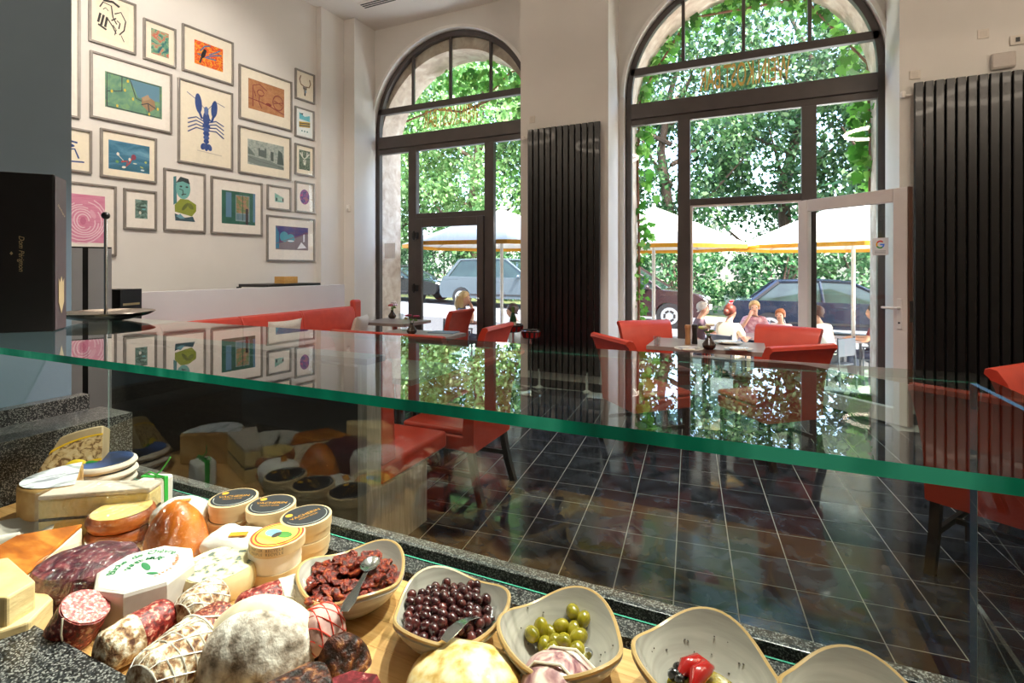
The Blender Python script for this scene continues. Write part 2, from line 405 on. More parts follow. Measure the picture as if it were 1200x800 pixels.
# white door of the second window, swung wide open into the room
hx, hy = WC[1] + .585, 6.66
fe = P(1062, 218, 2.28) ; ang = math.atan2(fe.y - hy, fe.x - hx); DL = 1.12
d2 = struct('door_2', (hx, hy, 0)); d2.rotation_euler = (0, 0, ang)
for x0, x1, z0, z1, n in ((0, .115, .02, 2.27, 'stile'), (DL - .125, DL, .02, 2.27, 'stile'), (.115, DL - .125, 2.14, 2.27, 'top_rail'), (.115, DL - .125, .02, .17, 'bottom_rail')):
    MB().bx(x0, x1, -.035, .035, z0, z1).build(n, WPVC, d2, smooth=0, bevel=.008)
MB().bx(DL, DL + .012, -.03, .03, .02, 2.27).build('edge_strip', pm('brown_weather_strip', '5b3b2c', .5), d2, smooth=0)
MB().bx(DL, DL + .014, -.02, .035, 1.0, 1.2).build('lock_plate', STEEL, d2, smooth=0)
MB().add([(.11, 0, .16), (DL - .12, 0, .16), (DL - .12, 0, 2.15), (.11, 0, 2.15)], [(0, 1, 2, 3)]).build('pane', GLASSW, d2, smooth=0)
HND = pm('white_enamel', 'e2dcda', .3)
hp = MB().bx(DL - .085, DL - .04, -.046, -.035, .93, 1.22).build('handle_plate', HND, d2, smooth=0, bevel=.01)
MB().tube([(DL - .062, -.046, 1.13), (DL - .062, -.09, 1.13), (DL - .10, -.095, 1.13), (DL - .19, -.095, 1.13)], [.012, .012, .014, .011]).build('lever', HND, hp)
MB().tube([(DL - .062, -.045, .99), (DL - .062, -.05, .99)], .01).build('keyhole', BLACK, hp)
# sticker with the four-colour G on the door glass
st = tag(MB().bx(-.075, .075, -.001, 0, -.085, .085).build('sticker', flat('eef0f2'), None, smooth=0, loc=d2.matrix_basis @ Vector((DL - .255, -.004, 1.72)), rz=ang), 'white square sticker with multicoloured letter G on open door glass', 'sticker')
def arc(a0, a1, col):
    b = MB(); n = 10; vs = []
    for i in range(n + 1):
        t = math.radians(a0 + (a1 - a0) * i / n)
        vs += [(.04 * math.cos(t), -.002, .02 + .04 * math.sin(t)), (.026 * math.cos(t), -.002, .02 + .026 * math.sin(t))]
    b.add(vs, [(2 * i, 2 * i + 1, 2 * i + 3, 2 * i + 2) for i in range(n)]); return b.build('letter_arc', flat(col), st, smooth=0)
arc(40, 150, 'ea4335'); arc(150, 210, 'fbbc05'); arc(210, 310, '34a853'); a_ = arc(310, 360, '4285f4')
MB().bx(0, .04, -.0022, -.0018, .012, .026).build('letter_bar', flat('4285f4'), st, smooth=0)
for k_ in range(3): MB().bx(-.05, .05, -.0022, -.0015, -.045 - k_ * .012, -.041 - k_ * .012).build('text_line', flat('9aa0a6'), st, smooth=0)
nt_ = PY(457, 292, 6.755)
tag(MB().bx(nt_.x - .11, nt_.x + .11, 6.752, 6.755, nt_.z - .15, nt_.z + .1).build('notice', flat('f4f4f4'), smooth=0), 'white paper notice stuck to the narrow side pane beside the dark door', 'notice')

# radiators: tall rows of black slats
RADM = pm('black_radiator_lacquer', [(.3, '0d0b0c'), (.7, '131011')], .34, scale=8, coat=.08)
def radiator(name, x0, n, label):
    p = .079; r = thing(name, label, 'radiator', (x0, 6.03, .0), 0, 'tall slatted radiators')
    sec = [(-.0365, .012), (-.034, -.008), (-.028, -.017), (.028, -.017), (.034, -.008), (.0365, .012)]
    slat = MB(); slat.prism(sec, .21, 3.27)
    s0 = None
    for i in range(n):
        if s0 is None: s0 = o = slat.build('slat', RADM, r, smooth=0)
        else: o = s0.copy(); C.objects.link(o)
        o.location = ((i + .5) * p, 0, 0)
    for z in (.26, 3.2): MB().bx(.01, n * p - .01, .012, .042, z - .025, z + .025).build('header_pipe', RADM, r, smooth=0)
    for x in (.1, n * p - .1):
        for z in (.5, 2.9): MB().bx(x - .02, x + .02, .04, .071, z - .04, z + .04).build('wall_bracket', RADM, r, smooth=0)
    return r
r1 = radiator('wall_radiator', -2.53, 12, 'tall black slatted radiator on pier between the two arched windows')
r2 = radiator('wall_radiator', 1.46, 15, 'tall black slatted radiator on pier beside the open white door')
for i, x in enumerate((.16, .78)):
    MB().tube([(x, 0, 0), (x, 0, .24)], .016).lathe([(.05, 0), (.05, .012), (.02, .03)], 16, (x, 0, 0)).build('pipe', pm('white_pipe', 'dfdcd8', .35), r1)
for r in (r1, r2):
    MB().tube([(-.01, .03, 3.17), (-.06, .03, 3.17)], .012).lathe([(.018, 0), (.022, .02), (.022, .05), (.015, .06)], 14, (-.075, .03, 3.15)).build('valve', pm('white_valve', 'e8e4de', .4), r)
# switches, sensors and small boxes on the walls
def on_pier(px, py, wx, wz, dep, name, label, cat, m=None):
    q = PY(px, py, 6.1); e = thing(name, label, cat, (q.x, 6.1, q.z))
    MB().bx(-wx / 2, wx / 2, -dep, -.0005, -wz / 2, wz / 2).build('cover', m or flat('ded6cb', .5), e, smooth=0, bevel=.004)
    MB().bx(-wx * .3, wx * .3, -dep - .003, -dep, -wz * .3, wz * .3).build('rocker', m or flat('d5cdc2', .5), e, smooth=0, bevel=.002); return e
on_pier(1072, 88, .085, .085, .012, 'light_switch', 'cream double switch plate just above corner of the right radiator', 'switch')
on_pier(1152, 40, .085, .085, .012, 'light_switch', 'cream single switch plate high on wall above the right radiator', 'switch')
on_pier(624, 140, .075, .09, .012, 'light_switch', 'cream switch plate above the radiator between the windows', 'switch')
th = on_pier(1194, 47, .13, .085, .02, 'thermostat', 'cream thermostat with small dark display', 'thermostat')
MB().bx(-.03, .0, -.025, -.022, -.02, .02).build('display', BLACK, th, smooth=0)
bxq = PY(1174, 72, 6.1)
e = thing('wall_box', 'grey rounded access point box just above the right radiator', 'box', (bxq.x, 6.1, bxq.z))
MB().bx(-.085, .085, -.05, -.001, -.07, .07).build('housing', flat('bdb4ac', .45), e, bevel=.012); MB().bx(-.08, .08, -.045, -.01, -.074, -.07).build('base_lip', flat('d9d2ca'), e, smooth=0)
sx_, sz_ = None, None
e = thing('motion_sensor', 'small white motion sensor on the edge of the left pilaster', 'sensor', (-5.585, 6.17, CAMH + (HOR - 245) / FPX * 7.95))
MB().bx(-.03, .03, -.035, -.001, -.04, .06).build('housing', flat('f0ede8', .4), e, bevel=.01); MB().ell((0, -.03, -.02), (.022, .018, .028)).build('lens', flat('cfcac4', .3), e)
# ceiling air slot
q = P(443, 2, CH)
e = thing('ceiling_vent', 'white slot air vent with dark gaps in the ceiling', 'vent', (q.x, q.y, CH))
MB().bx(-.3, .3, -.09, .09, -.012, -.0005).build('vent_frame', flat('e6e1da'), e, smooth=0)
for k in range(3): MB().bx(-.28, .28, -.06 + k * .045, -.035 + k * .045, -.014, -.011).build('slot', BLACK, e, smooth=0)
# ------------------------------------------------------------------ outdoors: terrace, street, cars, greenery
TER = -.46
PAVE = pm('terrace_paving', [(.3, 'b7b0a6'), (.6, 'cac3b8'), (.8, 'd8d2c8')], .85, scale=3, detail=8)
ASPH = pm('asphalt', [(.3, '5c5c60'), (.7, '737376')], .9, scale=40)
tag(MB().bx(-16, 9, 7.34, 11.9, TER - .2, TER).build('terrace', PAVE, smooth=0), kind='structure')
tag(MB().bx(-5.0, 1.3, 6.85, 7.75, TER, -.03).bx(-5.0, 1.3, 7.75, 8.05, TER, -.16).build('threshold_step', PAVE, smooth=0), kind='structure')
def street_z(x): return -.05 - .03 * x
st = MB().add([(-30, 11.9, street_z(-30)), (16, 11.9, street_z(16)), (16, 17.5, street_z(16)), (-30, 17.5, street_z(-30)),
               (-30, 11.9, -1), (16, 11.9, -1), (16, 17.5, -1), (-30, 17.5, -1)], [(0, 1, 2, 3), (0, 4, 5, 1), (1, 5, 6, 2), (2, 6, 7, 3), (3, 7, 4, 0)]).build('street', ASPH, smooth=0)
tag(st, kind='structure')
EARTH = pm('park_ground', [(.3, '4a4a30'), (.7, '6b7a45')], .95, scale=2)
tag(MB().add([(-40, 17.5, street_z(-40)), (25, 17.5, street_z(25)), (25, 45, .2), (-40, 45, 1.2)], [(0, 1, 2, 3)]).build('park_ground', EARTH, smooth=0), kind='structure')

LEAFA = leafmat('tree_leaf', [(0, '1d3d24'), (.3, '2e5530'), (.6, '46703f'), (.85, '6a8f5a'), (1, '9db586')])
LEAFB = leafmat('bright_tree_leaf', [(0, '45733a'), (.35, '62914a'), (.7, '8ab46c'), (1, 'b9d39c')])
LEAFC = leafmat('hedge_leaf', [(0, '1f4a2a'), (.4, '35683a'), (.75, '6d9a62'), (1, 'a9c69a')])
VINE = leafmat('vine_leaf', [(0, '35701f'), (.4, '4f9330'), (.8, '78b84a'), (1, 'a4d472')], .4)
BARK = pm('bark', [(.3, '4a3a30'), (.7, '6e594b')], .9, scale=12, sc3=(3, 3, .6), bump=.4)
def leaves(rng, centers, rad, per, size, droop=.4):
    """numpy cloud of small diamond leaves round the given centres"""
    c = np.repeat(np.asarray(centers), per, axis=0); n = len(c)
    d = rng.normal(size=(n, 3)); d /= np.linalg.norm(d, axis=1)[:, None]
    p = c + d * (rad * rng.random((n, 1)) ** .45)
    a = rng.normal(size=(n, 3)); a[:, 2] -= droop; a /= np.linalg.norm(a, axis=1)[:, None]
    b = np.cross(a, rng.normal(size=(n, 3))); b /= np.linalg.norm(b, axis=1)[:, None]
    s = size * (.6 + .8 * rng.random((n, 1)))
    v = np.stack([p, p + a * s * .5 + b * s * .32, p + a * s, p + a * s * .5 - b * s * .32], 1).reshape(-1, 3)
    return v, np.arange(n * 4).reshape(-1, 4)
def leafmesh(name, v, f, mat, parent):
    me = bpy.data.meshes.new(name); me.vertices.add(len(v)); me.vertices.foreach_set('co', v.ravel())
    k = f.shape[1]; me.loops.add(len(f) * k); me.loops.foreach_set('vertex_index', f.ravel().astype(np.int32))
    me.polygons.add(len(f)); me.polygons.foreach_set('loop_start', np.arange(0, len(f) * k, k, dtype=np.int32))
    me.update(calc_edges=True); me.validate(); me.materials.append(mat)
    o = bpy.data.objects.new(name, me); C.objects.link(o); o.parent = parent; return o
def tree(seed, H, R, label, mat, ncl=170, per=120, size=.19, low=1.6):
    rng = np.random.default_rng(seed); t = thing('tree', label, 'tree', group='trees beyond the street')
    top = H * .8; pts = [(0, 0, -.3)] + [(math.sin(k * 1.3 + seed) * .15 * k, math.cos(k * 1.7 + seed) * .12 * k, top * k / 5) for k in range(1, 6)]
    tr = MB().tube(pts, [.3, .26, .21, .16, .11, .05], 10)
    for k in range(9):
        z = low + (H * .55) * k / 9; a = seed + k * 2.4; L = R * (.75 - .03 * k)
        tr.tube([(0, 0, z), (math.cos(a) * L * .5, math.sin(a) * L * .5, z + L * .3), (math.cos(a) * L, math.sin(a) * L, z + L * .75)], [.1, .06, .02], 6)
    tr.build('trunk', BARK, t)
    cs = []
    while len(cs) < ncl:
        d = rng.normal(size=3); d /= np.linalg.norm(d); q = d * (.35 + .65 * rng.random() ** .5)
        z = low + (H - low) * (q[2] * .5 + .5); w = R * (1 - .35 * abs(q[2]))
        cs.append((q[0] * w, q[1] * w, z))
    v, f = leaves(rng, cs, .75, per, size)
    leafmesh('foliage', v, f, mat, t); return t
tA = tree(1, 13, 4.2, 'tall dark green tree with dense crown beyond the street', LEAFA)
tB = tree(2, 12, 4.0, 'tall bright green tree seen through the dark door window', LEAFB)
tC = tree(3, 15, 4.6, 'tall airy tree with sky showing between its branches', LEAFA, 140, 100, .21)
def put(t, x, y, rz, label=None, s=1.0):
    t.location = (x, y, street_z(x) - .1); t.rotation_euler = (0, 0, rz); t.scale = (s, s, s)
    if label: t['label'] = label
put(tA, -2.6, 20.5, 0); put(tB, -10.6, 19.5, 0); put(tC, 1.6, 22.5, .5)
put(copytree(tA), 4.6, 20.0, 2.0, 'tall dark green tree beyond the street behind the open white door')
put(copytree(tB), -15.0, 19.0, 1.7, 'bright green tree beyond the street behind the narrow pane left of the dark door', 1.05)
put(copytree(tC), -7.2, 22.5, 3.0, 'tall airy tree beyond the street behind the radiator pier', 1.0)
put(copytree(tA), -20, 21, 4.0, 'tall dark green tree farthest along the street', 1.0)
put(copytree(tC), 8.5, 23.0, 1.2, 'tall airy tree behind the right-hand radiator pier', 1.0)
def bush(seed, R, Hh, label):
    rng = np.random.default_rng(seed); t = thing('bush', label, 'bush', group='hedge bushes along the park edge'); cs = []
    while len(cs) < 60:
        d = rng.normal(size=3); d /= np.linalg.norm(d); cs.append((d[0] * R * .8, d[1] * R * .5, Hh * .45 + d[2] * Hh * .42))
    v, f = leaves(rng, cs, .38, 60, .15); v[:, 2] = np.maximum(v[:, 2], .02)
    leafmesh('foliage', v, f, LEAFC, t)
    b = MB()
    for k in range(6): b.tube([(0, 0, -.1), (math.cos(k) * R * .3, math.sin(k) * .3, Hh * .5), (math.cos(k) * R * .5, math.sin(k) * .4, Hh * .8)], [.04, .03, .015], 6)
    b.build('stems', BARK, t); return t
b0 = bush(11, 1.7, 2.9, '')
for k, (x, y, r_, l) in enumerate([(-2.0, 18.0, 0, 'dense grey-green bush behind the maroon car'), (.9, 18.2, 1, 'dense grey-green bush between the maroon car and the dark blue car'), (3.4, 17.9, 2, 'dense grey-green bush behind the dark blue car'),
                                   (-8.6, 19.0, 3, 'dense grey-green bush behind the silver-blue car'), (-11.8, 18.9, 4, 'dense grey-green bush behind the black car'), (-15, 19.0, 5, 'dense grey-green bush beyond the black car\'s front'), (-5.2, 18.4, .5, 'dense grey-green bush hidden behind the umbrella pole'), (6.2, 18.2, 2.4, 'dense grey-green bush past the dark blue car\'s tail')]):
    c = b0 if k == 0 else copytree(b0); c.location = (x, y, street_z(x) - .05); c.rotation_euler = (0, 0, (k % 2) * PI); c['label'] = l

# climbing vine leaves round the arches outside
def vine(label, path, n, size, spread, seed, stems, lobes=True):
    rng = np.random.default_rng(seed); t = thing('climbing_vine', label, 'vine', path[0]); o0 = Vector(path[0])
    s = MB()
    for st_ in stems: s.tube([Vector(p) - o0 for p in st_], [.018] * len(st_), 6)
    s.build('stem', pm('vine_stem', '8a5a42', .8), t)
    path = [Vector(p) - o0 for p in path]; V = []; F = []
    shape = [(0, 0), (.30, -.12), (.5, .18), (.34, .38), (.42, .70), (.16, .62), (0, 1.0), (-.16, .62), (-.42, .70), (-.34, .38), (-.5, .18), (-.30, -.12)]
    for i in range(n):
        u = rng.random() * (len(path) - 1); k = min(int(u), len(path) - 2); p = path[k].lerp(path[k + 1], u - k)
        p = p + Vector(rng.normal(size=3)) * spread * Vector((1, .55, 1)).length / 1.5
        p.y = min(max(p.y, 7.0 - o0.y), 8.0 - o0.y)
        R_ = Euler((rng.uniform(-.9, .9) + PI * .5 + .4, rng.uniform(-.6, .6), rng.uniform(-.8, .8))).to_matrix() @ Matrix.Rotation(PI + rng.uniform(-.7, .7), 3, 'Z')
        s_ = size * rng.uniform(.55, 1.2); b = len(V)
        V += [tuple(p + R_ @ Vector((x * s_, y * s_, .06 * s_ * (abs(x) * 2)))) for x, y in shape]; F.append([b + j for j in range(12)])
    me = bpy.data.meshes.new('leaves'); me.from_pydata(V, [], F); me.materials.append(VINE)
    o = bpy.data.objects.new('leaves', me); C.objects.link(o); o.parent = t; o['kind'] = 'stuff'; return t
def archp2(cx, R, a): return (cx + R * math.cos(math.radians(a)), 7.37, 3.5 + R * math.sin(math.radians(a)))
def archp(cx, R, a): return (cx + R * math.cos(math.radians(a)), 7.36, AZ + R * math.sin(math.radians(a)))
c2, c1 = WC[1], WC[0]
vine('green vine climbing the stone jamb and arch outside the window with the open door', [(c2 - 1.33, 7.34, TER), (c2 - 1.32, 7.32, 1.0), (c2 - 1.30, 7.3, 2.2), (c2 - 1.28, 7.3, 3.4)] + [archp(c2, 1.31, a) for a in (175, 160, 140, 120, 100, 80, 60, 40)], 430, .12, .06, 5,
     [[(c2 - 1.36, 7.3, TER), (c2 - 1.34, 7.3, 1.5), (c2 - 1.36, 7.3, 3.0), archp(c2, 1.36, 170), archp(c2, 1.38, 120), archp(c2, 1.36, 60)]])
vine('leafy vine hanging by the right-hand stone jamb outside the open door window', [archp(c2, 1.25, 35), archp(c2, 1.27, 10), (c2 + 1.27, 7.3, 3.5), (c2 + 1.3, 7.3, 3.0), (c2 + 1.33, 7.32, 2.5)], 90, .15, .07, 6,
     [[archp(c2, 1.36, 60), archp(c2, 1.38, 10), (c2 + 1.37, 7.3, 3.0), (c2 + 1.37, 7.32, 2.3)]])
vine('vine with bare reddish runners strung across the stone arch of the dark door window', [archp2(c1, 1.2, 110), archp2(c1, 1.15, 90), archp2(c1, 1.15, 70), archp2(c1, 1.15, 45), archp2(c1, 1.2, 20), (c1 + 1.1, 7.4, 3.6), (c1 + 1.2, 7.35, 2.8)], 300, .12, .11, 8,
     [[(c1 - 1.36, 7.36, 4.05), (c1 - .7, 7.40, 4.22), (c1 - .2, 7.42, 4.12), (c1 + .4, 7.42, 4.25), (c1 + 1.3, 7.36, 4.5)], [(c1 + .1, 7.42, 4.15), (c1 + .7, 7.4, 4.62), (c1 + 1.2, 7.36, 4.7)], [(c1 + 1.37, 7.3, TER), (c1 + 1.33, 7.35, 2.0), (c1 + 1.36, 7.33, 3.8), archp(c1, 1.36, 60)]])

# ---- cars
def car(label, paint, kind, loc, rz):
    t = thing('car', label, 'car', loc, rz, 'cars parked along the street')
    if kind == 'saloon': t.scale = (1, 1, .93)
    suv = kind == 'suv'; h0 = .98 if suv else .90; W = .92 if suv else .89
    body = [(2.18, .32), (2.27, .50), (2.22, .70), (2.0, h0 - .12), (1.05, h0), (-1.55, h0 + .04), (-2.1, h0 + (.06 if suv else .02)), (-2.26, .72), (-2.24, .42), (-2.15, .30)]
    def arch(cx): return [(cx + .38 * math.cos(a), .30 + .38 * math.sin(a)) for a in [PI - PI * k / 8 for k in range(9)]]
    prof = body + arch(-1.38) + arch(1.36)
    b = MB(); ys = [(-W, .94), (-W + .05, 1), (W - .05, 1), (W, .94)]; n = len(prof); vs = []; fs = []
    for y, s in ys:
        for x, z in prof: vs.append((x * (s * .25 + .75), y, .6 + (z - .6) * s if z > .6 else z))
    for k in range(3):
        for i in range(n): fs.append((k * n + i, k * n + (i + 1) % n, (k + 1) * n + (i + 1) % n, (k + 1) * n + i))
    fs += [tuple(range(n)), tuple(range(3 * n, 4 * n))[::-1]]
    b.add(vs, fs); bo = b.build('body', paint, t, smooth=35, bevel=.02)
    zt = 1.62 if suv else 1.42
    base = [(1.15, h0 - .01), (-2.0 if suv else -1.75, h0 + .02)]; roof = [(.25, zt - .04), (-.3, zt), (-1.2 if not suv else -1.55, zt - .03)]
    gl = [base[0]] + roof + [base[1]]
    vs = []; m = len(gl)
    for s in (-1, 1):
        for x, z in gl: vs.append((x, s * (W - .06 - .2 * (z - h0) / (zt - h0)), z))
    fs = [(i, i + 1, m + i + 1, m + i) for i in range(m - 1)] + [tuple(range(m))[::-1], tuple(range(m, 2 * m))]
    g = MB().add(vs, fs).build('windows', pm('car_glass', [(.3, '1c2624'), (.7, '2b3a36')], .06, scale=3), t, smooth=0)
    r = MB(); ry = W - .22
    r.add([(.3, -ry, zt - .035), (.3, ry, zt - .035), (-.3, ry, zt + .012), (-.3, -ry, zt + .012), (roof[2][0] - .05, -ry, zt - .03), (roof[2][0] - .05, ry, zt - .03)], [(0, 1, 2, 3), (3, 2, 5, 4)])
    for s in (-1, 1):
        def pt(x, z): return (x, s * (W - .055 - .2 * (z - h0) / (zt - h0)), z)
        r.tube([pt(1.13, h0), pt(.25, zt - .03)], .035, 6); r.tube([pt(.25, zt - .02), pt(-.3, zt + .01), pt(roof[2][0], zt - .02)], .035, 6)
        r.tube([pt(roof[2][0], zt - .02), pt(base[1][0], h0)], .06, 6); r.tube([pt(-.35, zt), pt(-.3, h0)], .03, 6)
    r.build('roof', paint, t)
    TY = pm('tyre_rubber', '17171a', .85); RIM = pm('alloy_rim', 'c9cdd2', .25, .6)
    for cx in (-1.38, 1.36):
        for s in (-1, 1):
            y = s * (W - .09)
            w_ = MB().tube([(cx, y - .1, .31), (cx, y + .1, .31)], .33, 24).build('wheel', TY, t)
            rm = MB().tube([(cx, y + s * .095, .31), (cx, y + s * .108, .31)], .215, 20)
            rm.build('rim', RIM, w_)
            for k in range(6):
                a = k * PI / 3; MB().box((cx + .12 * math.cos(a), y + s * .11, .31 + .12 * math.sin(a)), (.05, .008, .1), rot=(0, -a, 0)).build('rim_slot', TY, w_, smooth=0)
    for s in (-1, 1):
        MB().ell((2.12, s * .62, .68), (.12, .2, .08)).build('headlamp', pm('lamp_glass', 'dfe3e6', .1), t)
        MB().bx(-2.27, -2.12, s * .62 - .17, s * .62 + .17, .72, .84).build('tail_lamp', pm('tail_red', 'a01412', .2), t, bevel=.02)
        MB().ell((.82, s * (W + .07), h0 + .05), (.06, .1, .07)).build('mirror', paint, t)
        MB().bx(-.02, .12, s * W - .015, s * W + .015, h0 - .12, h0 - .09).build('door_handle', paint, t, bevel=.005)
        MB().bx(-1.0, 1.0, s * W - .012, s * W + .012, .38, .43).build('side_trim', TY, t, smooth=0)
    MB().bx(2.22, 2.29, -.26, .26, .45, .56).build('number_plate', flat('e8e8e8'), t, smooth=0)
    return t
maroon = pm('maroon_car_paint', '3d2a2c', .15, .3, coat=.6); navy = pm('navy_car_paint', '20293a', .12, .3, coat=.6); cblack = pm('black_car_paint', '15181c', .12, .2, coat=.6); silver = pm('silver_blue_car_paint', '5a6670', .15, .4, coat=.6)
cy = 14.3
def carx(px, y): d = ray(px, HOR); return d.x / d.y * y
x = carx(790, cy); car('maroon estate car parked facing away behind the umbrella pole', maroon, 'suv', (x - 1.36, cy, street_z(x) - .0), 0)
x = carx(900, cy - .2); car('dark blue saloon parked beyond the seated guests', navy, 'saloon', (x + 1.38, cy - .2, street_z(x + 1.3)), 0)
x = carx(555, cy + 2.0); car('silver-blue hatchback parked behind the blonde woman', silver, 'suv', (x + 1.38, cy + 2.0, street_z(x)), 0)
x = carx(527, cy + 2.0); car('black saloon parked past the dark door', cblack, 'saloon', (x - 2.25, cy + 2.0, street_z(x - 2)), 0)

# ---- umbrellas
CANV = pm('white_canvas', [(.3, 'f3efe6'), (.7, 'faf7f0')], .8, scale=20); ORNG = pm('orange_canvas', [(.3, 'f0a21c'), (.7, 'f6b234')], .75, scale=20); UPOLE = pm('white_pole', 'e6e2dc', .4)
def umbrella(label, p, hw, zt, ze, rz):
    t = thing('umbrella', label, 'umbrella', (p.x, p.y, TER), rz, 'terrace umbrellas'); zt -= TER; ze -= TER
    vs = [(0, 0, zt)]; n = 8
    ring = [(hw * math.cos(2 * PI * k / n + PI / 8), hw * math.sin(2 * PI * k / n + PI / 8)) for k in range(n)]
    vs += [(x * .5, y * .5, ze + (zt - ze) * .52) for x, y in ring] + [(x, y, ze) for x, y in ring]
    fs = [(0, 1 + i, 1 + (i + 1) % n) for i in range(n)] + [(1 + i, 9 + i, 9 + (i + 1) % n, 1 + (i + 1) % n) for i in range(n)]
    MB().add(vs, fs).build('canopy', CANV, t, smooth=0)
    v = MB(); v.add([(x, y, ze) for x, y in ring] + [(x * .995, y * .995, ze - .065) for x, y in ring], [(i, (i + 1) % n, n + (i + 1) % n, n + i) for i in range(n)]).build('valance', ORNG, t, smooth=0)
    MB().tube([(0, 0, .0), (0, 0, zt + .05)], .032, 12).build('pole', UPOLE, t)
    MB().lathe([(.28, 0), (.28, .06), (.06, .1), (.05, .3)], 20).build('base', flat('6d6d70'), t)
    MB().tube([(0, 0, ze + .05), (0, 0, ze + .13)], .06, 12).build('hub', UPOLE, t)
    for x, y in ring: MB().tube([(x * .98, y * .98, ze + .0), (x * .5, y * .5, ze + (zt - ze) * .5), (0, 0, zt - .03)], .012, 5).build('rib', UPOLE, t)
    for x, y in ring: MB().tube([(0, 0, ze + .1), (x * .5, y * .5, ze + (zt - ze) * .48)], .01, 5).build('strut', UPOLE, t)
    return t
def onray(px, dep): d = ray(px, HOR); return Vector((d.x * dep, d.y * dep, 0))
umbrella('white umbrella with orange valance above the maroon car', onray(766, 9.5), 1.72, 2.66, 1.90, 0)
umbrella('white umbrella with orange valance seen through the open white door', onray(1000, 8.9), 1.95, 2.72, 1.90, .3)
umbrella('white umbrella with orange valance outside the dark door', onray(588, 9.6), 1.85, 2.62, 1.95, .1)

# ---- terrace furniture
ODARK = pm('terrace_grey_metal', '565c66', .45, .2); OTOP = pm('terrace_tabletop', [(.3, 'a08f93'), (.7, 'b5a6a8')], .5)
def out_table(label, x, y, r=.4):
    t = thing('terrace_table', label, 'table', (x, y, TER), 0, 'terrace tables')
    MB().bx(-r, r, -r, r, .71, .745).build('tabletop', OTOP, t, smooth=0, bevel=.006)
    for sx in (-1, 1):
        for sy in (-1, 1): MB().tube([(sx * (r - .05), sy * (r - .05), 0), (sx * (r - .05), sy * (r - .05), .71)], .02).build('leg', ODARK, t)
    return t
def out_chair(label, x, y, rz, m=ODARK):
    t = thing('terrace_chair', label, 'chair', (x, y, TER), rz, 'terrace chairs')
    MB().bx(-.23, .23, -.22, .22, .42, .45).build('seat', m, t, smooth=0, bevel=.01)
    MB().bx(-.23, .23, -.25, -.22, .58, .86).build('backrest', m, t, smooth=0, bevel=.01)
    for sx in (-1, 1):
        MB().tube([(sx * .22, .2, 0), (sx * .22, .2, .64)], .014).build('leg', ODARK, t); MB().tube([(sx * .22, -.27, 0), (sx * .22, -.235, .88)], .014).build('leg', ODARK, t)
        MB().bx(sx * .22 - .02, sx * .22 + .02, -.24, .22, .64, .66).build('armrest', ODARK, t, smooth=0)
    return t
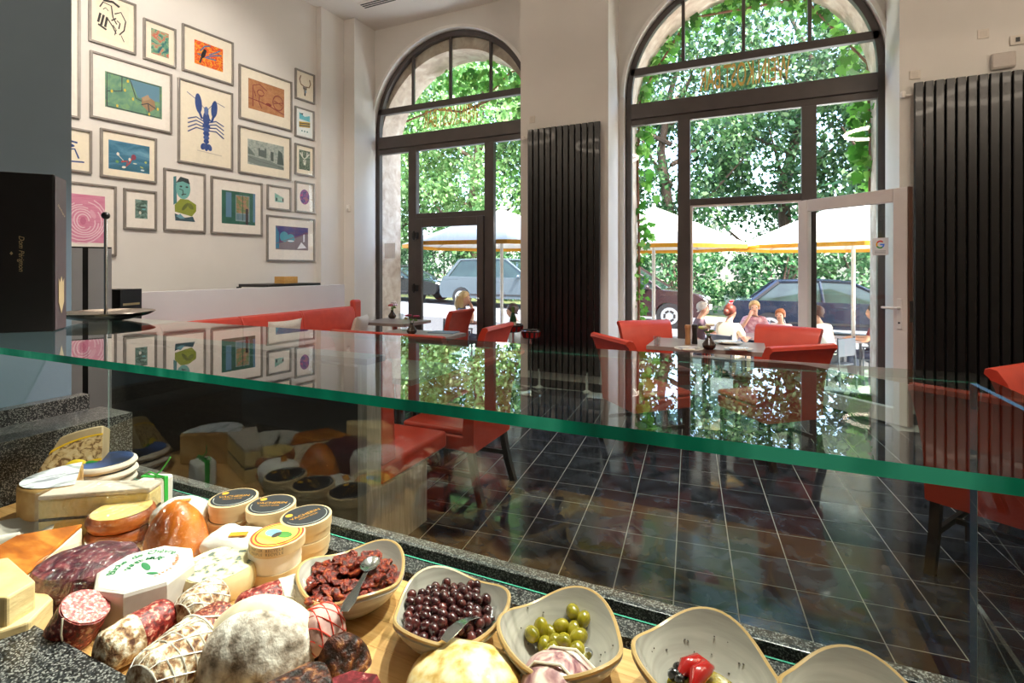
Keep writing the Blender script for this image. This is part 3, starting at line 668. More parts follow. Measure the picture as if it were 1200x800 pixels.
# ---- people: one continuous skinned body each, clothes and hair as children
SKIN = pm('skin', [(.3, 'd7a184'), (.7, 'e2b096')], .5, scale=6, sss=.05)
def skin_mesh(name, pts, edges, mat, parent, root=0, sub=2):
    me = bpy.data.meshes.new(name); me.from_pydata([p[0] for p in pts], edges, []); me.materials.append(mat)
    o = bpy.data.objects.new(name, me); C.objects.link(o); o.parent = parent
    md = o.modifiers.new('skin', 'SKIN'); md.use_smooth_shade = True
    for i, p in enumerate(pts):
        r = p[1]; d = me.skin_vertices[0].data[i]; d.radius = r if isinstance(r, tuple) else (r, r); d.use_root = (i == root)
    s = o.modifiers.new('sub', 'SUBSURF'); s.levels = sub; s.render_levels = sub; return o
def person(label, loc, rz, shirt, trousers, hair, long_hair=False, lean=.06, arms='table', scale=1.0, head_down=.03, bun=False, cap=None):
    t = thing('person', label, 'person', loc, rz); t.scale = (scale * .97,) * 3
    L = lean; pts = []; ed = []
    def v(p, r): pts.append((p, r)); return len(pts) - 1
    def ln(*ix):
        for a, b in zip(ix[:-1], ix[1:]): ed.append((a, b))
    pel = v((0, 0, .54), (.15, .12)); sp = v((0, L * .3, .74), (.14, .11)); ch = v((0, L * .7, .94), (.155, .11)); nb = v((0, L, 1.07), (.075, .07)); nk = v((0, L + .01, 1.13), .052)
    jw = v((0, L + .05 + head_down, 1.19), (.068, .07)); hd = v((0, L + .035 + head_down, 1.27), (.085, .1)); tp = v((0, L + .02 + head_down, 1.34), (.07, .078)); ln(pel, sp, ch, nb, nk, jw, hd, tp)
    ns = v((0, L + .125 + head_down, 1.245), .016); ln(hd, ns)
    A = {}
    for s in (-1, 1):
        sh = v((s * .17, L * .8, 1.02), .058)
        if arms == 'table': e, w_, h_ = (s * .25, .10 + L, .78), (s * .15, .33 + L, .79), (s * .12, .41 + L, .79)
        elif arms == 'face' and s > 0: e, w_, h_ = (.24, .22 + L, .84), (.1, .2 + L, 1.08), (.07, .17 + L, 1.15)
        elif arms == 'face': e, w_, h_ = (-.25, .10 + L, .78), (-.12, .32 + L, .79), (-.06, .39 + L, .79)
        else: e, w_, h_ = (s * .24, .02, .78), (s * .18, .2, .66), (s * .15, .28, .64)
        el = v(e, .043); wr = v(w_, .03); ha = v(h_, (.036, .022)); ln(ch, sh, el, wr, ha); A[s] = (sh, el)
        dv = (Vector(h_) - Vector(w_)).normalized(); sd_ = dv.cross(Vector((0, 0, 1)) if abs(dv.z) < .8 else Vector((0, 1, 0))).normalized()
        for k, q in enumerate((-.027, -.009, .009, .027)):
            b0 = Vector(h_) + dv * .03 + sd_ * q; f1 = v(tuple(b0 + dv * .02), .010); f2 = v(tuple(b0 + dv * (.055 - .01 * (k in (0, 3))) + Vector((0, 0, -.012))), .008); ln(ha, f1, f2)
        th1 = v(tuple(Vector(h_) - sd_ * s * -.035 + dv * .0), .011); th2 = v(tuple(Vector(h_) - sd_ * s * -.055 + dv * .03), .009); ln(ha, th1, th2)
        hp_ = v((s * .095, .04, .52), .092); kn = v((s * .13, .42, .5), .065); an = v((s * .13, .40, .09), .042); to = v((s * .14, .53, .04), .036); ln(pel, hp_, kn, an, to)
    skin_mesh('body', pts, ed, SKIN, t)
    # shirt
    sp_ = [((0, 0, .52), (.165, .135)), ((0, L * .3, .74), (.158, .128)), ((0, L * .7, .94), (.172, .128)), ((0, L, 1.06), (.085, .08))]; se = [(0, 1), (1, 2), (2, 3)]
    for s in (-1, 1):
        a, e = Vector(pts[A[s][0]][0]), Vector(pts[A[s][1]][0]); b = len(sp_)
        sp_ += [(tuple(a), .074), (tuple(a.lerp(e, .75)), .062)]; se += [(2, b), (b, b + 1)]
    skin_mesh('shirt', sp_, se, shirt, t)
    tp_ = [((0, 0, .52), (.16, .13))]; te = []
    for s in (-1, 1):
        b = len(tp_); tp_ += [((s * .095, .04, .52), .105), ((s * .13, .42, .5), .08), ((s * .13, .40, .14), .06)]; te += [(0, b), (b, b + 1), (b + 1, b + 2)]
    skin_mesh('trousers', tp_, te, trousers, t)
    for s in (-1, 1): MB().ell((s * .14, .47, .045), (.045, .13, .045)).build('shoe', BLACK, t)
    hy = L + head_down
    h = MB().ell((0, hy + .005, 1.30), (.102, .112, .105), 20, 14)
    h.v = [(x, min(y, hy + .085 - max(0, 1.31 - z) * 1.6) if z < 1.33 else y, z) for x, y, z in h.v]
    if long_hair: h.tube([(0, hy - .06, 1.3), (.0, hy - .085, 1.15), (0, hy - .08, 1.0)], [.09, .1, .05], 12)
    if bun: h.ell((0, hy - .11, 1.27), .05)
    h.jitter(.008, 40).build('hair', hair, t)
    if cap: MB().ell((0, hy + .01, 1.335), (.108, .12, .07)).build('cap', cap, t)
    for s in (-1, 1):
        MB().ell((s * .035, hy + .118, 1.262), (.013, .01, .009)).build('eye', flat('2a211d'), t); MB().ell((s * .088, hy + .02, 1.255), (.012, .025, .035)).build('ear', SKIN, t)
    MB().ell((0, hy + .118, 1.205), (.026, .01, .007)).build('mouth', flat('a2544a'), t)
    return t
HB = pm('auburn_hair', [(.3, '5a2416'), (.7, '7b3520')], .5, scale=30, sc3=(1, 1, .2)); HBL = pm('blonde_hair', [(.3, 'c19a5f'), (.7, 'e0c08a')], .5, scale=30, sc3=(1, 1, .2)); HG = pm('grey_hair', [(.3, 'b9b3ab'), (.7, 'd8d3cb')], .6, scale=30); HGB = pm('ginger_hair', 'b06a35', .5, scale=30); HD = pm('dark_hair', '4a2a20', .5, scale=30)
JEAN = flat('3a4660'); DK = flat('26282e')
# at the terrace tables
def seat(px, dep): return onray(px, dep)
q = seat(884, 9.9); out_table('terrace table in front of the woman in the pink patterned blouse', q.x - .25, q.y - .62, .4)
tq = (q.x - .15, q.y - .62)
person('woman in pink patterned blouse shading her eyes at terrace table', (q.x, q.y, TER), PI, pm('pink_print', [(.35, 'e9c6cb'), (.6, 'c9828f'), (.75, 'f4e4e4')], .7, scale=14), JEAN, HBL, arms='face')
out_chair('terrace chair under the woman in pink blouse', q.x, q.y, PI)
q = seat(916, 9.6); person('ginger-haired child in pale top at terrace table', (q.x, q.y, TER), PI - .3, flat('f1d9d2'), JEAN, HGB, scale=.9); out_chair('terrace chair under the ginger-haired child', q.x, q.y, PI - .3)
q = seat(852, 8.7); person('auburn-haired woman in cream top seated with her back turned', (q.x, q.y, TER), -.5, flat('ead9bf'), flat('c9b79d'), HB, bun=True); out_chair('terrace chair under the auburn-haired woman', q.x, q.y, -.5)
q = seat(817, 9.5); person('grey-haired man in mauve jacket beside the window mullion', (q.x, q.y, TER), -1.3, pm('mauve_cloth', '6d5560', .8), flat('5d4a52'), HG); out_chair('terrace chair under the grey-haired man', q.x, q.y, -1.3)
q = seat(974, 8.3); person('man in white shirt leaning forward behind the open white door', (q.x, q.y, TER), .9, flat('f2f0e6'), DK, HD, lean=.2); out_chair('terrace chair under the man in white shirt', q.x, q.y, .9)
out_table('terrace table beyond the man in white shirt', q.x + .2, q.y + .9, .35)
q = seat(1032, 8.6); person('guest in dark red top beyond the open white door', (q.x, q.y, TER), 1.2, flat('8a2a2e'), JEAN, HD); out_chair('terrace chair under the guest in dark red', q.x, q.y, 1.2)
q = seat(538, 9.3); person('blonde woman in blue denim shirt seated outside dark door', (q.x, q.y, TER + .2), -1.2, flat('5c7290'), JEAN, HBL, long_hair=True, arms='face'); c_ = out_chair('terrace chair under the blonde woman', q.x, q.y, -1.2); c_.location.z = TER + .2; tag(MB().bx(q.x - .7, q.x + .7, q.y - .7, q.y + .7, TER - .1, TER + .2).build('terrace_platform', PAVE, smooth=0), kind='structure')
q = seat(606, 9.0); person('guest in white shirt behind the champagne bottle', (q.x, q.y, TER), 1.4, flat('f0eee8'), DK, HD); out_chair('terrace chair under the guest in white shirt near the bottle', q.x, q.y, 1.4)
q = seat(578, 9.3); out_table('terrace table between the blonde woman and the guest in white', q.x, q.y, .28)
q = seat(765, 8.4); out_chair('empty brown terrace chair by the vine', q.x, q.y, PI, pm('brown_weave', '6b5650', .8)); out_table('terrace table beside the empty brown chair', q.x + .52, q.y + .5, .28)
# ------------------------------------------------------------------ furniture indoors
def make_chair():
    t = thing('dining_chair', '', 'chair', group='red leather dining chairs')
    sm = MB().bx(-.27, .27, -.25, .27, .34, .44).build('seat_box', RED, t, bevel=.015)
    MB().bx(-.268, .268, -.2, .275, .44, .485).build('seat', RED, t, bevel=.02, seg=3)
    prof = [(-.27, .34), (-.275, .55), (-.285, .66), (-.315, .78), (-.35, .875), (-.375, .90), (-.37, .925), (-.345, .935), (-.31, .925), (-.27, .86), (-.235, .74), (-.205, .6), (-.19, .47), (-.2, .34)]
    vs = []; fs = []; n = len(prof); xs = (-1, -.96, .96, 1)
    for k, x in enumerate(xs):
        ins = .985 if k in (0, 3) else 1
        cy_ = sum(p[0] for p in prof) / n
        for y, z in prof:
            hw = .272 + .035 * max(0, (z - .5)) / .43
            vs.append((x * hw, cy_ + (y - cy_) * ins, .64 + (z - .64) * ins))
    for k in range(3):
        for i in range(n): fs.append((k * n + i, (k + 1) * n + i, (k + 1) * n + (i + 1) % n, k * n + (i + 1) % n))
    fs += [tuple(range(n)), tuple(range(3 * n, 4 * n))[::-1]]
    MB().add(vs, fs).build('backrest', RED, t, smooth=50)
    for s in (-1, 1):
        MB().bx(-.02, .02, -.02, .02, 0, .34).build('leg', DARKWOOD, t, smooth=0, bevel=.004).location = (s * .235, .235, 0)
        b = MB(); vs = []; fs = []
        for i, (y, z) in enumerate([(-.315, 0), (-.27, .14), (-.245, .26), (-.235, .345)]):
            for dx, dy in ((-.021, -.021), (.021, -.021), (.021, .021), (-.021, .021)): vs.append((s * .235 + dx, y + dy, z))
        for i in range(3):
            for j in range(4): fs.append((i * 4 + j, i * 4 + (j + 1) % 4, i * 4 + 4 + (j + 1) % 4, i * 4 + 4 + j))
        fs += [(3, 2, 1, 0), (12, 13, 14, 15)]
        b.add(vs, fs).build('leg', DARKWOOD, t, smooth=0)
        MB().bx(s * .235 - .011, s * .235 + .011, -.25, .22, .17, .2).build('stretcher', DARKWOOD, t, smooth=0)
    MB().bx(-.224, .224, -.02, .002, .172, .198).build('stretcher', DARKWOOD, t, smooth=0)
    return t
chair0 = make_chair(); used = [False]
def chair(x, y, face, label):        # face: world angle the sitter looks to, in degrees
    c = chair0 if not used[0] else copytree(chair0); used[0] = True
    c.location = (x, y, 0); c.rotation_euler = (0, 0, math.radians(face - 90)); c['label'] = label; return c
def backchair(bx, by, face, label):  # placed by the middle of its back panel
    a = math.radians(face); return chair(bx + .27 * math.cos(a), by + .27 * math.sin(a), face, label)
backchair(-.985, 4.33, 43, 'red leather chair with its back turned, on the radiator side of the window table')
backchair(.34, 4.43, 131, 'red leather chair with its back turned, on the open door side of the window table')
backchair(-.98, 5.70, -53, 'red leather chair tucked by the vine-covered jamb behind the window table')
backchair(.36, 5.72, -115, 'red leather chair behind the window table nearest the open white door')
backchair(-1.55, 3.09, 180, 'red leather chair at the end of the low bench beside the counter')
backchair(-2.36, 4.70, 180, 'red leather chair side-on at the table with two dark red flowers')
backchair(-2.62, 3.76, 90, 'red leather chair with back to the counter, next to the side-on chair')
backchair(-3.24, 3.76, 90, 'red leather chair with back to the counter, nearer the long wall banquette')
backchair(-3.68, 6.24, 180, 'red leather chair in front of the closed dark door')
backchair(1.05, 3.06, 57, 'red leather chair standing alone beyond the glass counter end')
backchair(1.53, 3.98, -41, 'red leather chair in front of the right-hand radiator')

# window table
def table(label, x0, x1, y0, y1, z, leg='pedestal'):
    cx, cy_ = (x0 + x1) / 2, (y0 + y1) / 2; t = thing('dining_table', label, 'table', (cx, cy_, 0), 0, 'taupe dining tables')
    a, b = (x1 - x0) / 2, (y1 - y0) / 2
    MB().bx(-a, a, -b, b, z - .04, z).build('tabletop', TABLETOP, t, smooth=0, bevel=.004)
    MB().tube([(0, 0, .02), (0, 0, z - .04)], .04, 16).build('column', STEEL, t); MB().lathe([(.24, 0), (.24, .012), (.06, .03), (.045, .06)], 32).build('foot', STEEL, t)
    MB().bx(-.2, .2, -.2, .2, z - .05, z - .04).build('top_plate', BLACK, t, smooth=0)
    return z
TW = P(758, 404, .77); TW2 = P(899, 414, .77)
table('taupe table laid with plates and mills before the open white door', TW.x, TW2.x, 4.98, 5.62, .77)
table('taupe table with pink flower vase in the corner by the dark door', -5.0, -4.2, 5.7, 6.35, .75)
table('taupe table with two dark red flowers before the long banquette', -3.95, -2.98, 4.55, 5.25, .75)
table('taupe table on a shiny round foot in front of the low bench', -2.72, -2.05, 2.86, 3.5, .75)
# what stands on them
CER = pm('grey_glazed_ceramic', [(.3, 'b9b2a6'), (.7, 'd3cdc2')], .3, scale=14, sc3=(1, 1, 4)); DCER = pm('dark_glazed_ceramic', [(.3, '2a2220'), (.7, '4a3c30')], .2, scale=12)
def plate(px, py, z, r, label):
    q = P(px, py, z); e = thing('plate', label, 'plate', q, 0, 'plates on the window table')
    MB().lathe([(r * .55, 0), (r * .6, .004), (r, .018), (r, .022), (r * .58, .008), (.001, .007)], 28).build('dish', CER, e)
    MB().bx(-.09, .09, -.012, .012, .02, .023).build('knife', STEEL, e, smooth=0, bevel=.001).rotation_euler = (0, 0, .5); MB().bx(-.06, .05, -.045, .045, .009, .02).build('napkin', flat('ded6c4'), e, bevel=.004).rotation_euler = (0, 0, .3)
plate(807, 410.5, .77, .125, 'round plate with napkin beside the wooden mills')
plate(865, 410.5, .77, .12, 'round plate with napkin nearest the table corner by the open door')
plate(853, 402.5, .77, .13, 'round plate with napkin behind the white-flower vase')
def mill(px, py, m, label, h=.19):
    q = P(px, py, .77); e = thing('mill', label, 'mill', q, 0, 'salt and pepper mills')
    MB().lathe([(.026, 0), (.028, .01), (.022, h * .5), (.026, h * .8), (.028, h * .86)], 18).build('body', m, e); MB().lathe([(.028, h * .865), (.028, h * .95), (.022, h), (.001, h)], 18).build('top', m, e)
mill(806, 403.5, pm('light_wood_mill', [(.3, '9b6b45'), (.7, 'b88a60')], .4, sc3=(5, 5, 1)), 'light wooden pepper mill on window table'); mill(814, 403, pm('black_mill', '1a1716', .4), 'black salt mill on window table')
def vase(p, m, label, blooms, h=.1):
    e = thing('flower_vase', label, 'vase', p); e.scale = (1.25,) * 3
    MB().lathe([(.03, 0), (.045, .015), (.048, .035), (.025, .07), (.014, .085), (.018, h), (.013, h), (.01, .07), (.001, .03)], 22).build('vase_body', m, e)
    for (dx, dy, dz, col) in blooms:
        s = MB().tube([(0, 0, .05), (dx * .5, dy * .5, h + dz * .5), (dx, dy, h + dz)], .003, 5).build('flower_stem', flat('4d7a35'), e)
        f = MB(); f.ell((dx, dy, h + dz + .008), (.014, .014, .012), 10, 6)
        for k in range(7):
            a = k * 2 * PI / 7; f.ell((dx + .019 * math.cos(a), dy + .019 * math.sin(a), h + dz + .008), (.014, .014, .010), 8, 6)
        f.build('flower_head', flat(col), s)
        MB().ell((dx * .6 + .015, dy * .6, h + dz * .5), (.02, .006, .008), 8, 6).build('leaf', flat('5d8f3c'), s)
vase(P(831, 409, .77), DCER, 'dark brown bud vase with white flower on window table', [(.005, 0, .07, 'f1ead0'), (-.02, .01, .05, 'e8dcb8'), (-.045, .02, .045, 'b9c46a')])
vase(P(459.5, 373, .75), DCER, 'dark bud vase with small pink and white flowers on corner table', [(0, 0, .06, 'd98aa5'), (.02, .01, .085, 'efe6ea'), (-.02, 0, .05, 'e2583a'), (.035, .01, .06, 'dccbe0')])
vase(P(482.5, 391, .75), DCER, 'dark bud vase with two dark red flowers', [(-.035, 0, .06, '8e2440'), (.045, .01, .055, '9a3050')])
WGL = glass('drinking_glass', 'f4f8f8', .12, .8)
def tumbler(p, label):
    e = MB().lathe([(.03, 0), (.034, .09), (.032, .09), (.028, .006), (.001, .006)], 18).build('tumbler', WGL, loc=p); tag(e, label, 'glass', 'tumblers')
tumbler(P(474, 388, .75), 'clear tumbler beside the vase of two dark red flowers'); tumbler(P(470, 374, .75), 'clear tumbler behind the pink flower vase on corner table'); tumbler(P(770, 405, .77), 'clear tumbler at the end of the window table nearest the radiator pier')
q = P(476, 374, .75); tag(MB().lathe([(.02, 0), (.03, .03), (.028, .03), (.001, .006)], 14).build('tea_light', flat('b9ad6b'), loc=q), 'small yellowish tea light cup on the corner table', 'candle')
q = P(520, 389.5, .75); e = MB().box((0, 0, .004), (.32, .22, .008), .15).build('menu', flat('7f93a6'), loc=q, smooth=0); tag(e, 'blue-grey menu folder lying on the table with dark red flowers', 'menu')

# long banquette against its low white wall
LWM = pm('low_wall_paint', [(.3, 'd5d7dc'), (.7, 'dcdee2')], .7, scale=2)
tag(MB().bx(-5.27, -5.15, 2.35, 5.6, 0, 1.28).build('wall_low_left', LWM, smooth=0), kind='structure')
e = thing('banquette', 'long red leather banquette along the low white wall', 'bench', (-5.15, 4.0, 0))
ys = [-1.2, -.95, -.1, .75, 1.68]
for a, b in zip(ys[:-1], ys[1:]):
    M_ = MB(); sec = [(.002, .44), (.002, .95), (.03, .975), (.09, .96), (.12, .90), (.15, .44)]
    M_.prism([(x, z) for x, z in sec], 0, b - a - .006); M_.v = [(x, a + h, z) for x, z, h in M_.v]
    M_.build('backrest', RED, e, smooth=30, bevel=.01)
    MB().bx(.02, .66, a, b - .006, .34, .46).build('seat', RED, e, bevel=.025, seg=3)
MB().bx(.03, .6, -1.18, 1.62, 0, .34).build('plinth', GREYWOOD, e, smooth=0)
MB().bx(.0, .1, 1.69, 1.84, .44, 1.06).build('end_backrest', RED, e, bevel=.03)
def cushion(q, sx, sy, szv, rz, tilt, label, dx=0, m=None):
    q = Vector(q); b = MB(); n = 14; vs = []; fs = []
    for side in (1, -1):
        for i in range(n + 1):
            for j in range(n + 1):
                x = i / n * 2 - 1; y = j / n * 2 - 1; k = max(0, (1 - x ** 4) * (1 - y ** 4)) ** .5
                vs.append((x * sx * (1 - .06 * (1 - y * y)), side * szv * k, y * sy * (1 - .06 * (1 - x * x))))
    N = (n + 1) ** 2
    for s in (0, 1):
        for i in range(n):
            for j in range(n):
                a = s * N + i * (n + 1) + j; f = (a, a + 1, a + n + 2, a + n + 1); fs.append(f if s == 0 else f[::-1])
    o = b.add(vs, fs).build('cushion', m or pm('cream_linen', [(.3, 'd6d0c4'), (.7, 'e6e1d6')], .85, scale=60, bump=.1), loc=(q.x + dx, q.y, q.z + 0)); o.rotation_euler = (tilt, 0, rz); tag(o, label, 'cushion', 'cushions on the banquette')
cushion((-4.90, 4.33, .69), .24, .22, .06, PI / 2, .14, 'cream oblong cushion in the middle of the long banquette')
cushion((-4.76, 5.45, .68), .2, .2, .07, PI / 2 + .35, .25, 'cream square cushion at the window end of the banquette')
q = P(325, 330, 1.0)
e = thing('wall_shelf', 'black shelf board behind the low white wall', 'shelf', (-5.56, 4.95, 1.275))
MB().bx(-.26, .26, -.5, .35, -.0, .035).build('board', BLACK, e, smooth=0); MB().bx(-.3, -.26, -.5, -.46, -.12, .0).build('bracket', BLACK, e, smooth=0); MB().bx(-.3, -.26, .26, .3, -.12, .0).build('bracket', BLACK, e, smooth=0)
tag(MB().bx(-.09, .09, -.11, .11, 0, .09).build('wooden_block', pm('honey_wood', [(.3, 'b98a45'), (.7, 'd0a45e')], .5, sc3=(1, 8, 8)), loc=(-5.5, 4.9, 1.3105), bevel=.004), 'honey coloured wooden block on black shelf', 'block')

# low bench with its wooden back wall beside the counter
e = thing('low_bench', 'red leather bench set on a weathered grey wood base behind the counter', 'bench', (-1.73, 2.05, 0))
L_ = 2.7
MB().bx(-L_, 0, .1, .52, 0, .36).build('base', GREYWOOD, e, smooth=0)
BROWN = pm('dark_brown_panel', [(.3, '1d1512'), (.7, '2a1f1a')], .5, scale=5, sc3=(1, 1, 6))
MB().bx(-L_ + .28, -.06, -.0, .1, 0, 1.0).build('back_panel', BROWN, e, smooth=0)
MB().bx(-.06, 0, -.012, .1, 0, 1.02).build('wood_post', GREYWOOD, e, smooth=0, bevel=.004); MB().bx(-L_, -L_ + .28, -.012, .1, 0, 1.02).build('wood_post', GREYWOOD, e, smooth=0, bevel=.004)
MB().bx(-L_ - .02, .015, -.03, .115, 1.02, 1.05).build('top_slab', pm('black_slab', '1b1b20', .3), e, smooth=0)
for k in range(4):
    x0, x1 = -L_ + k * L_ / 4, -L_ + (k + 1) * L_ / 4 - .006
    MB().bx(x0, x1, .115, .76, .36, .465).build('seat', RED, e, bevel=.02, seg=3)
    M_ = MB().prism([(.115, .465), (.115, 1.0), (.15, 1.02), (.2, 1.0), (.235, .465)], x0, x1); M_.v = [(z, x, y) for x, y, z in M_.v]
    M_.build('backrest', RED, e, smooth=30, bevel=.008)
# champagne cooler stands by the left radiator
RP = pm('red_enamel', '8e1512', .25)
def cooler(x, y, h, r, label):
    e = thing('cooler_stand', label, 'stand', (x, y, 0), 0, 'cooler stands')
    MB().lathe([(.15, 0), (.15, .012), (.05, .03), (.02, .05)], 28).build('foot', STEEL, e); MB().tube([(0, 0, .04), (0, 0, h)], .013, 12).build('pole', STEEL, e)
    b = MB().lathe([(.02, h), (r * .8, h + .01), (r, h + .09), (r, h + .10), (r * .92, h + .10), (r * .75, h + .02), (.001, h + .015)], 28).build('bowl', BLACK, e)
    for k in range(12):
        a = k * PI / 6; MB().box((r * .945 * math.cos(a), r * .945 * math.sin(a), h + .052), (.004, r * .3, .06), rot=(0, .2, a)).build('stripe', RP, b, smooth=0)
    MB().tube([(r * math.cos(k * PI / 12), r * math.sin(k * PI / 12), h + .1) for k in range(25)], .006, 6).build('rim', STEEL, b)
q = P(622, 461, 0); cooler(q.x, q.y, .66, .115, 'red and black bowl on chrome stand in front of the left radiator')
q2 = P(603, 458, 0); cooler(q2.x - .08, q2.y + .13, .70, .13, 'red and black bowl on chrome stand holding a green bottle')
e = thing('champagne_bottle', 'green champagne bottle with dark foil in chrome cooler stand', 'bottle', (q2.x - .08, q2.y + .13, .716))
MB().lathe([(.04, 0), (.043, .01), (.043, .15), (.03, .2), (.016, .24), (.015, .30)], 20).build('bottle_body', pm('green_glass', '1d5a2a', .08, trans=.3), e); MB().lathe([(.017, .24), (.018, .31), (.001, .315)], 16).build('foil', flat('5a7d3a', .3), e); MB().lathe([(.0435, .05), (.0435, .12)], 20).build('label_band', flat('d9d2b8'), e)

# champagne gift box, spike tray and cabinet at the counter's left
DB = pm('black_gift_box', [(.3, '0c0c0f'), (.7, '121216')], .55, scale=30); DBs = pm('black_gift_box_side', [(.3, '3a3033'), (.7, '453a3c')], .45, scale=30); GOLDP = pm('gold_print', 'c9b48a', .4, .5, scale=30)
GT = 1.347
q = P(64, 388, GT); q3 = P(78, 384, GT); ang = math.atan2(q3.y - q.y, q3.x - q.x)
e = thing('gift_box', 'large black champagne gift box with gold script standing on the glass counter', 'box', q, ang)   # local x runs back along its right side, local y to the left front
hb = .385; dp = (q3 - q).length; wb = .23
MB().bx(.002, dp, .002, wb, 0, hb).build('box_body', DB, e, smooth=0, bevel=.002)
MB().add([(0.003, .0, .003), (dp - .003, .0, .003), (dp - .003, .0, hb - .003), (.003, .0, hb - .003)], [(0, 1, 2, 3)]).build('side_panel', DBs, e, smooth=0)
MF = Matrix.Translation((-.0015, .062, .19)) @ Matrix.Rotation(-PI / 2, 4, 'Z') @ Matrix.Rotation(PI / 2, 4, 'X')
lettering('Dom Pérignon', GOLDP, e, MF @ Matrix.Rotation(-PI / 2, 4, 'Z'), size=.0145, shear=.3)
MB().add([(-.0015, .08 + .003, .19), (-.0015, .08, .186), (-.0015, .08 - .003, .19), (-.0015, .08, .195)], [(0, 1, 2, 3)]).build('emblem', GOLDP, e, smooth=0)
MS = Matrix.Translation((dp / 2, -.0015, .30)) @ Matrix.Rotation(PI / 2, 4, 'X')
lettering('Dom Pérignon', GOLDP, e, MS @ Matrix.Rotation(-.5, 4, 'Z'), size=.009, shear=.3)
sh = [(-.018, .11), (-.009, .1), (0, .115), (.009, .1), (.018, .11), (.018, .05), (.0, .02), (-.018, .05)]
MB().add([(dp / 2 + x, -.0015, .02 + z) for x, z in sh], [tuple(range(8))]).build('shield_label', GOLDP, e, smooth=0)
q = P(126, 375, GT); e = thing('spike_tray', 'shallow steel tray with upright rod and black knob', 'tray', (q.x + .02, q.y - .015, GT))
DST = pm('dark_steel', [(.3, '5b5550'), (.7, '756c63')], .18, 1, scale=30)
MB().lathe([(.035, 0), (.06, .004), (.105, .016), (.122, .026), (.12, .028), (.1, .02), (.05, .009), (.001, .008)], 40).build('dish', DST, e)
MB().tube([(0, 0, .008), (0, 0, .305)], .0045, 10).build('rod', STEEL, e); MB().ell((0, 0, .31), .011).build('knob', BLACK, e)
tag(MB().bx(-.09, .09, -.09, .09, 0, .31).bx(.091, .092, -.07, .07, .2, .215, 1).build('gift_box', [DB, GOLDP], loc=(-3.95, 2.1, 1.05), rz=.35, smooth=0), 'small black gift box behind the steel spike tray', 'box')
cq = ray(100, 315) * 3.2
e = thing('tall_cabinet', 'tall pale grey cabinet with a black gap between its doors', 'cabinet', (cq.x, cq.y, 0), math.atan2(cq.y, cq.x) - PI / 2)
CG = pm('pale_grey_laminate', [(.3, 'b4b7be'), (.7, 'bec1c7')], .5, scale=3)
MB().bx(-.13, .13, .02, .2, 0, 1.64).build('body', pm('black_carcass', '101012', .5), e, smooth=0)
MB().bx(-.13, -.014, -.0, .02, .02, 1.63).build('door', CG, e, smooth=0); MB().bx(.014, .13, -.0, .02, .02, 1.63).build('door', CG, e, smooth=0)
# ------------------------------------------------------------------ framed prints on the left wall
FR = pm('silver_grey_frame', [(.3, '8b8580'), (.7, '9a948d')], .35, .5, scale=12)
PGL = glass('picture_glass', 'ffffff', .04, .7)
def ELL(cx, cy, rx, ry, rot=0, n=20):
    c, s = math.cos(rot), math.sin(rot)
    return [(cx + rx * math.cos(t) * c - ry * math.sin(t) * s, cy + rx * math.cos(t) * s + ry * math.sin(t) * c) for t in [2 * PI * k / n for k in range(n)]]
def picture(pts, label, mat_col, art_rect, art, shapes=(), mar=None):
    """pts = (x_left, x_right, y_top, y_bottom, edge where the y's were read); art_rect in 0..1 of the inside; shapes drawn in 0..1 of the art"""
    xl, xr, yt, yb, edge = pts
    xe = xl if edge == 'l' else xr
    sL, _ = wallp(xl, 200, .02); sR, _ = wallp(xr, 200, .02); _, zt = wallp(xe, yt, .02); _, zb = wallp(xe, yb, .02)
    Wd, H = sR - sL, zt - zb; base = W0 + WD * sL
    nrm = Vector((WD.y, -WD.x))      # into the room
    e = thing('framed_picture', label, 'picture', (base.x + nrm.x * .001, base.y + nrm.y * .001, zb), math.atan2(WD.y, WD.x), 'framed prints on the picture wall')
    f = .021; d = .032
    b = MB()
    b.bx(0, f, -d, 0, 0, H).bx(Wd - f, Wd, -d, 0, 0, H).bx(f, Wd - f, -d, 0, 0, f).bx(f, Wd - f, -d, 0, H - f, H)
    b.build('frame', FR, e, smooth=0, bevel=.002)
    iw, ih = Wd - 2 * f, H - 2 * f
    MB().bx(f, Wd - f, -.012, -.002, f, H - f).build('mount', flat(mat_col, .8), e, smooth=0)
    x0, x1, z0, z1 = art_rect
    X = lambda u: f + iw * (x0 + (x1 - x0) * u); Z = lambda v: f + ih * (z0 + (z1 - z0) * v)
    pr = MB().add([(X(0), -.0125, Z(0)), (X(1), -.0125, Z(0)), (X(1), -.0125, Z(1)), (X(0), -.0125, Z(1))], [(0, 1, 2, 3)]); mats = [art]; mi = {}
    for k, (kind, col, data) in enumerate(shapes):
        if col not in mi: mi[col] = len(mats); mats.append(col if not isinstance(col, str) else flat(col, .7))
        y = -.0127 - .00012 * k
        if kind == 'p': pr.add([(X(u), y, Z(v)) for u, v in data], [tuple(range(len(data)))], mi[col])
        else:
            wd, pl = data; pl = [Vector((X(u), Z(v))) for u, v in pl]; wd = wd * ih * (z1 - z0)
            L = []; R = []
            for i in range(len(pl)):
                t = (pl[min(i + 1, len(pl) - 1)] - pl[max(i - 1, 0)]).normalized(); nn = Vector((-t.y, t.x)) * wd / 2
                L.append(pl[i] + nn); R.append(pl[i] - nn)
            vs = [(p.x, y, p.y) for p in L] + [(p.x, y, p.y) for p in R]; m = len(pl)
            pr.add(vs, [(i, i + 1, m + i + 1, m + i) for i in range(m - 1)], mi[col])
    pr.build('print', mats, e, smooth=0)
    MB().add([(f, -.022, f), (Wd - f, -.022, f), (Wd - f, -.022, H - f), (f, -.022, H - f)], [(0, 1, 2, 3)]).build('picture_glass', PGL, e, smooth=0)
    return e
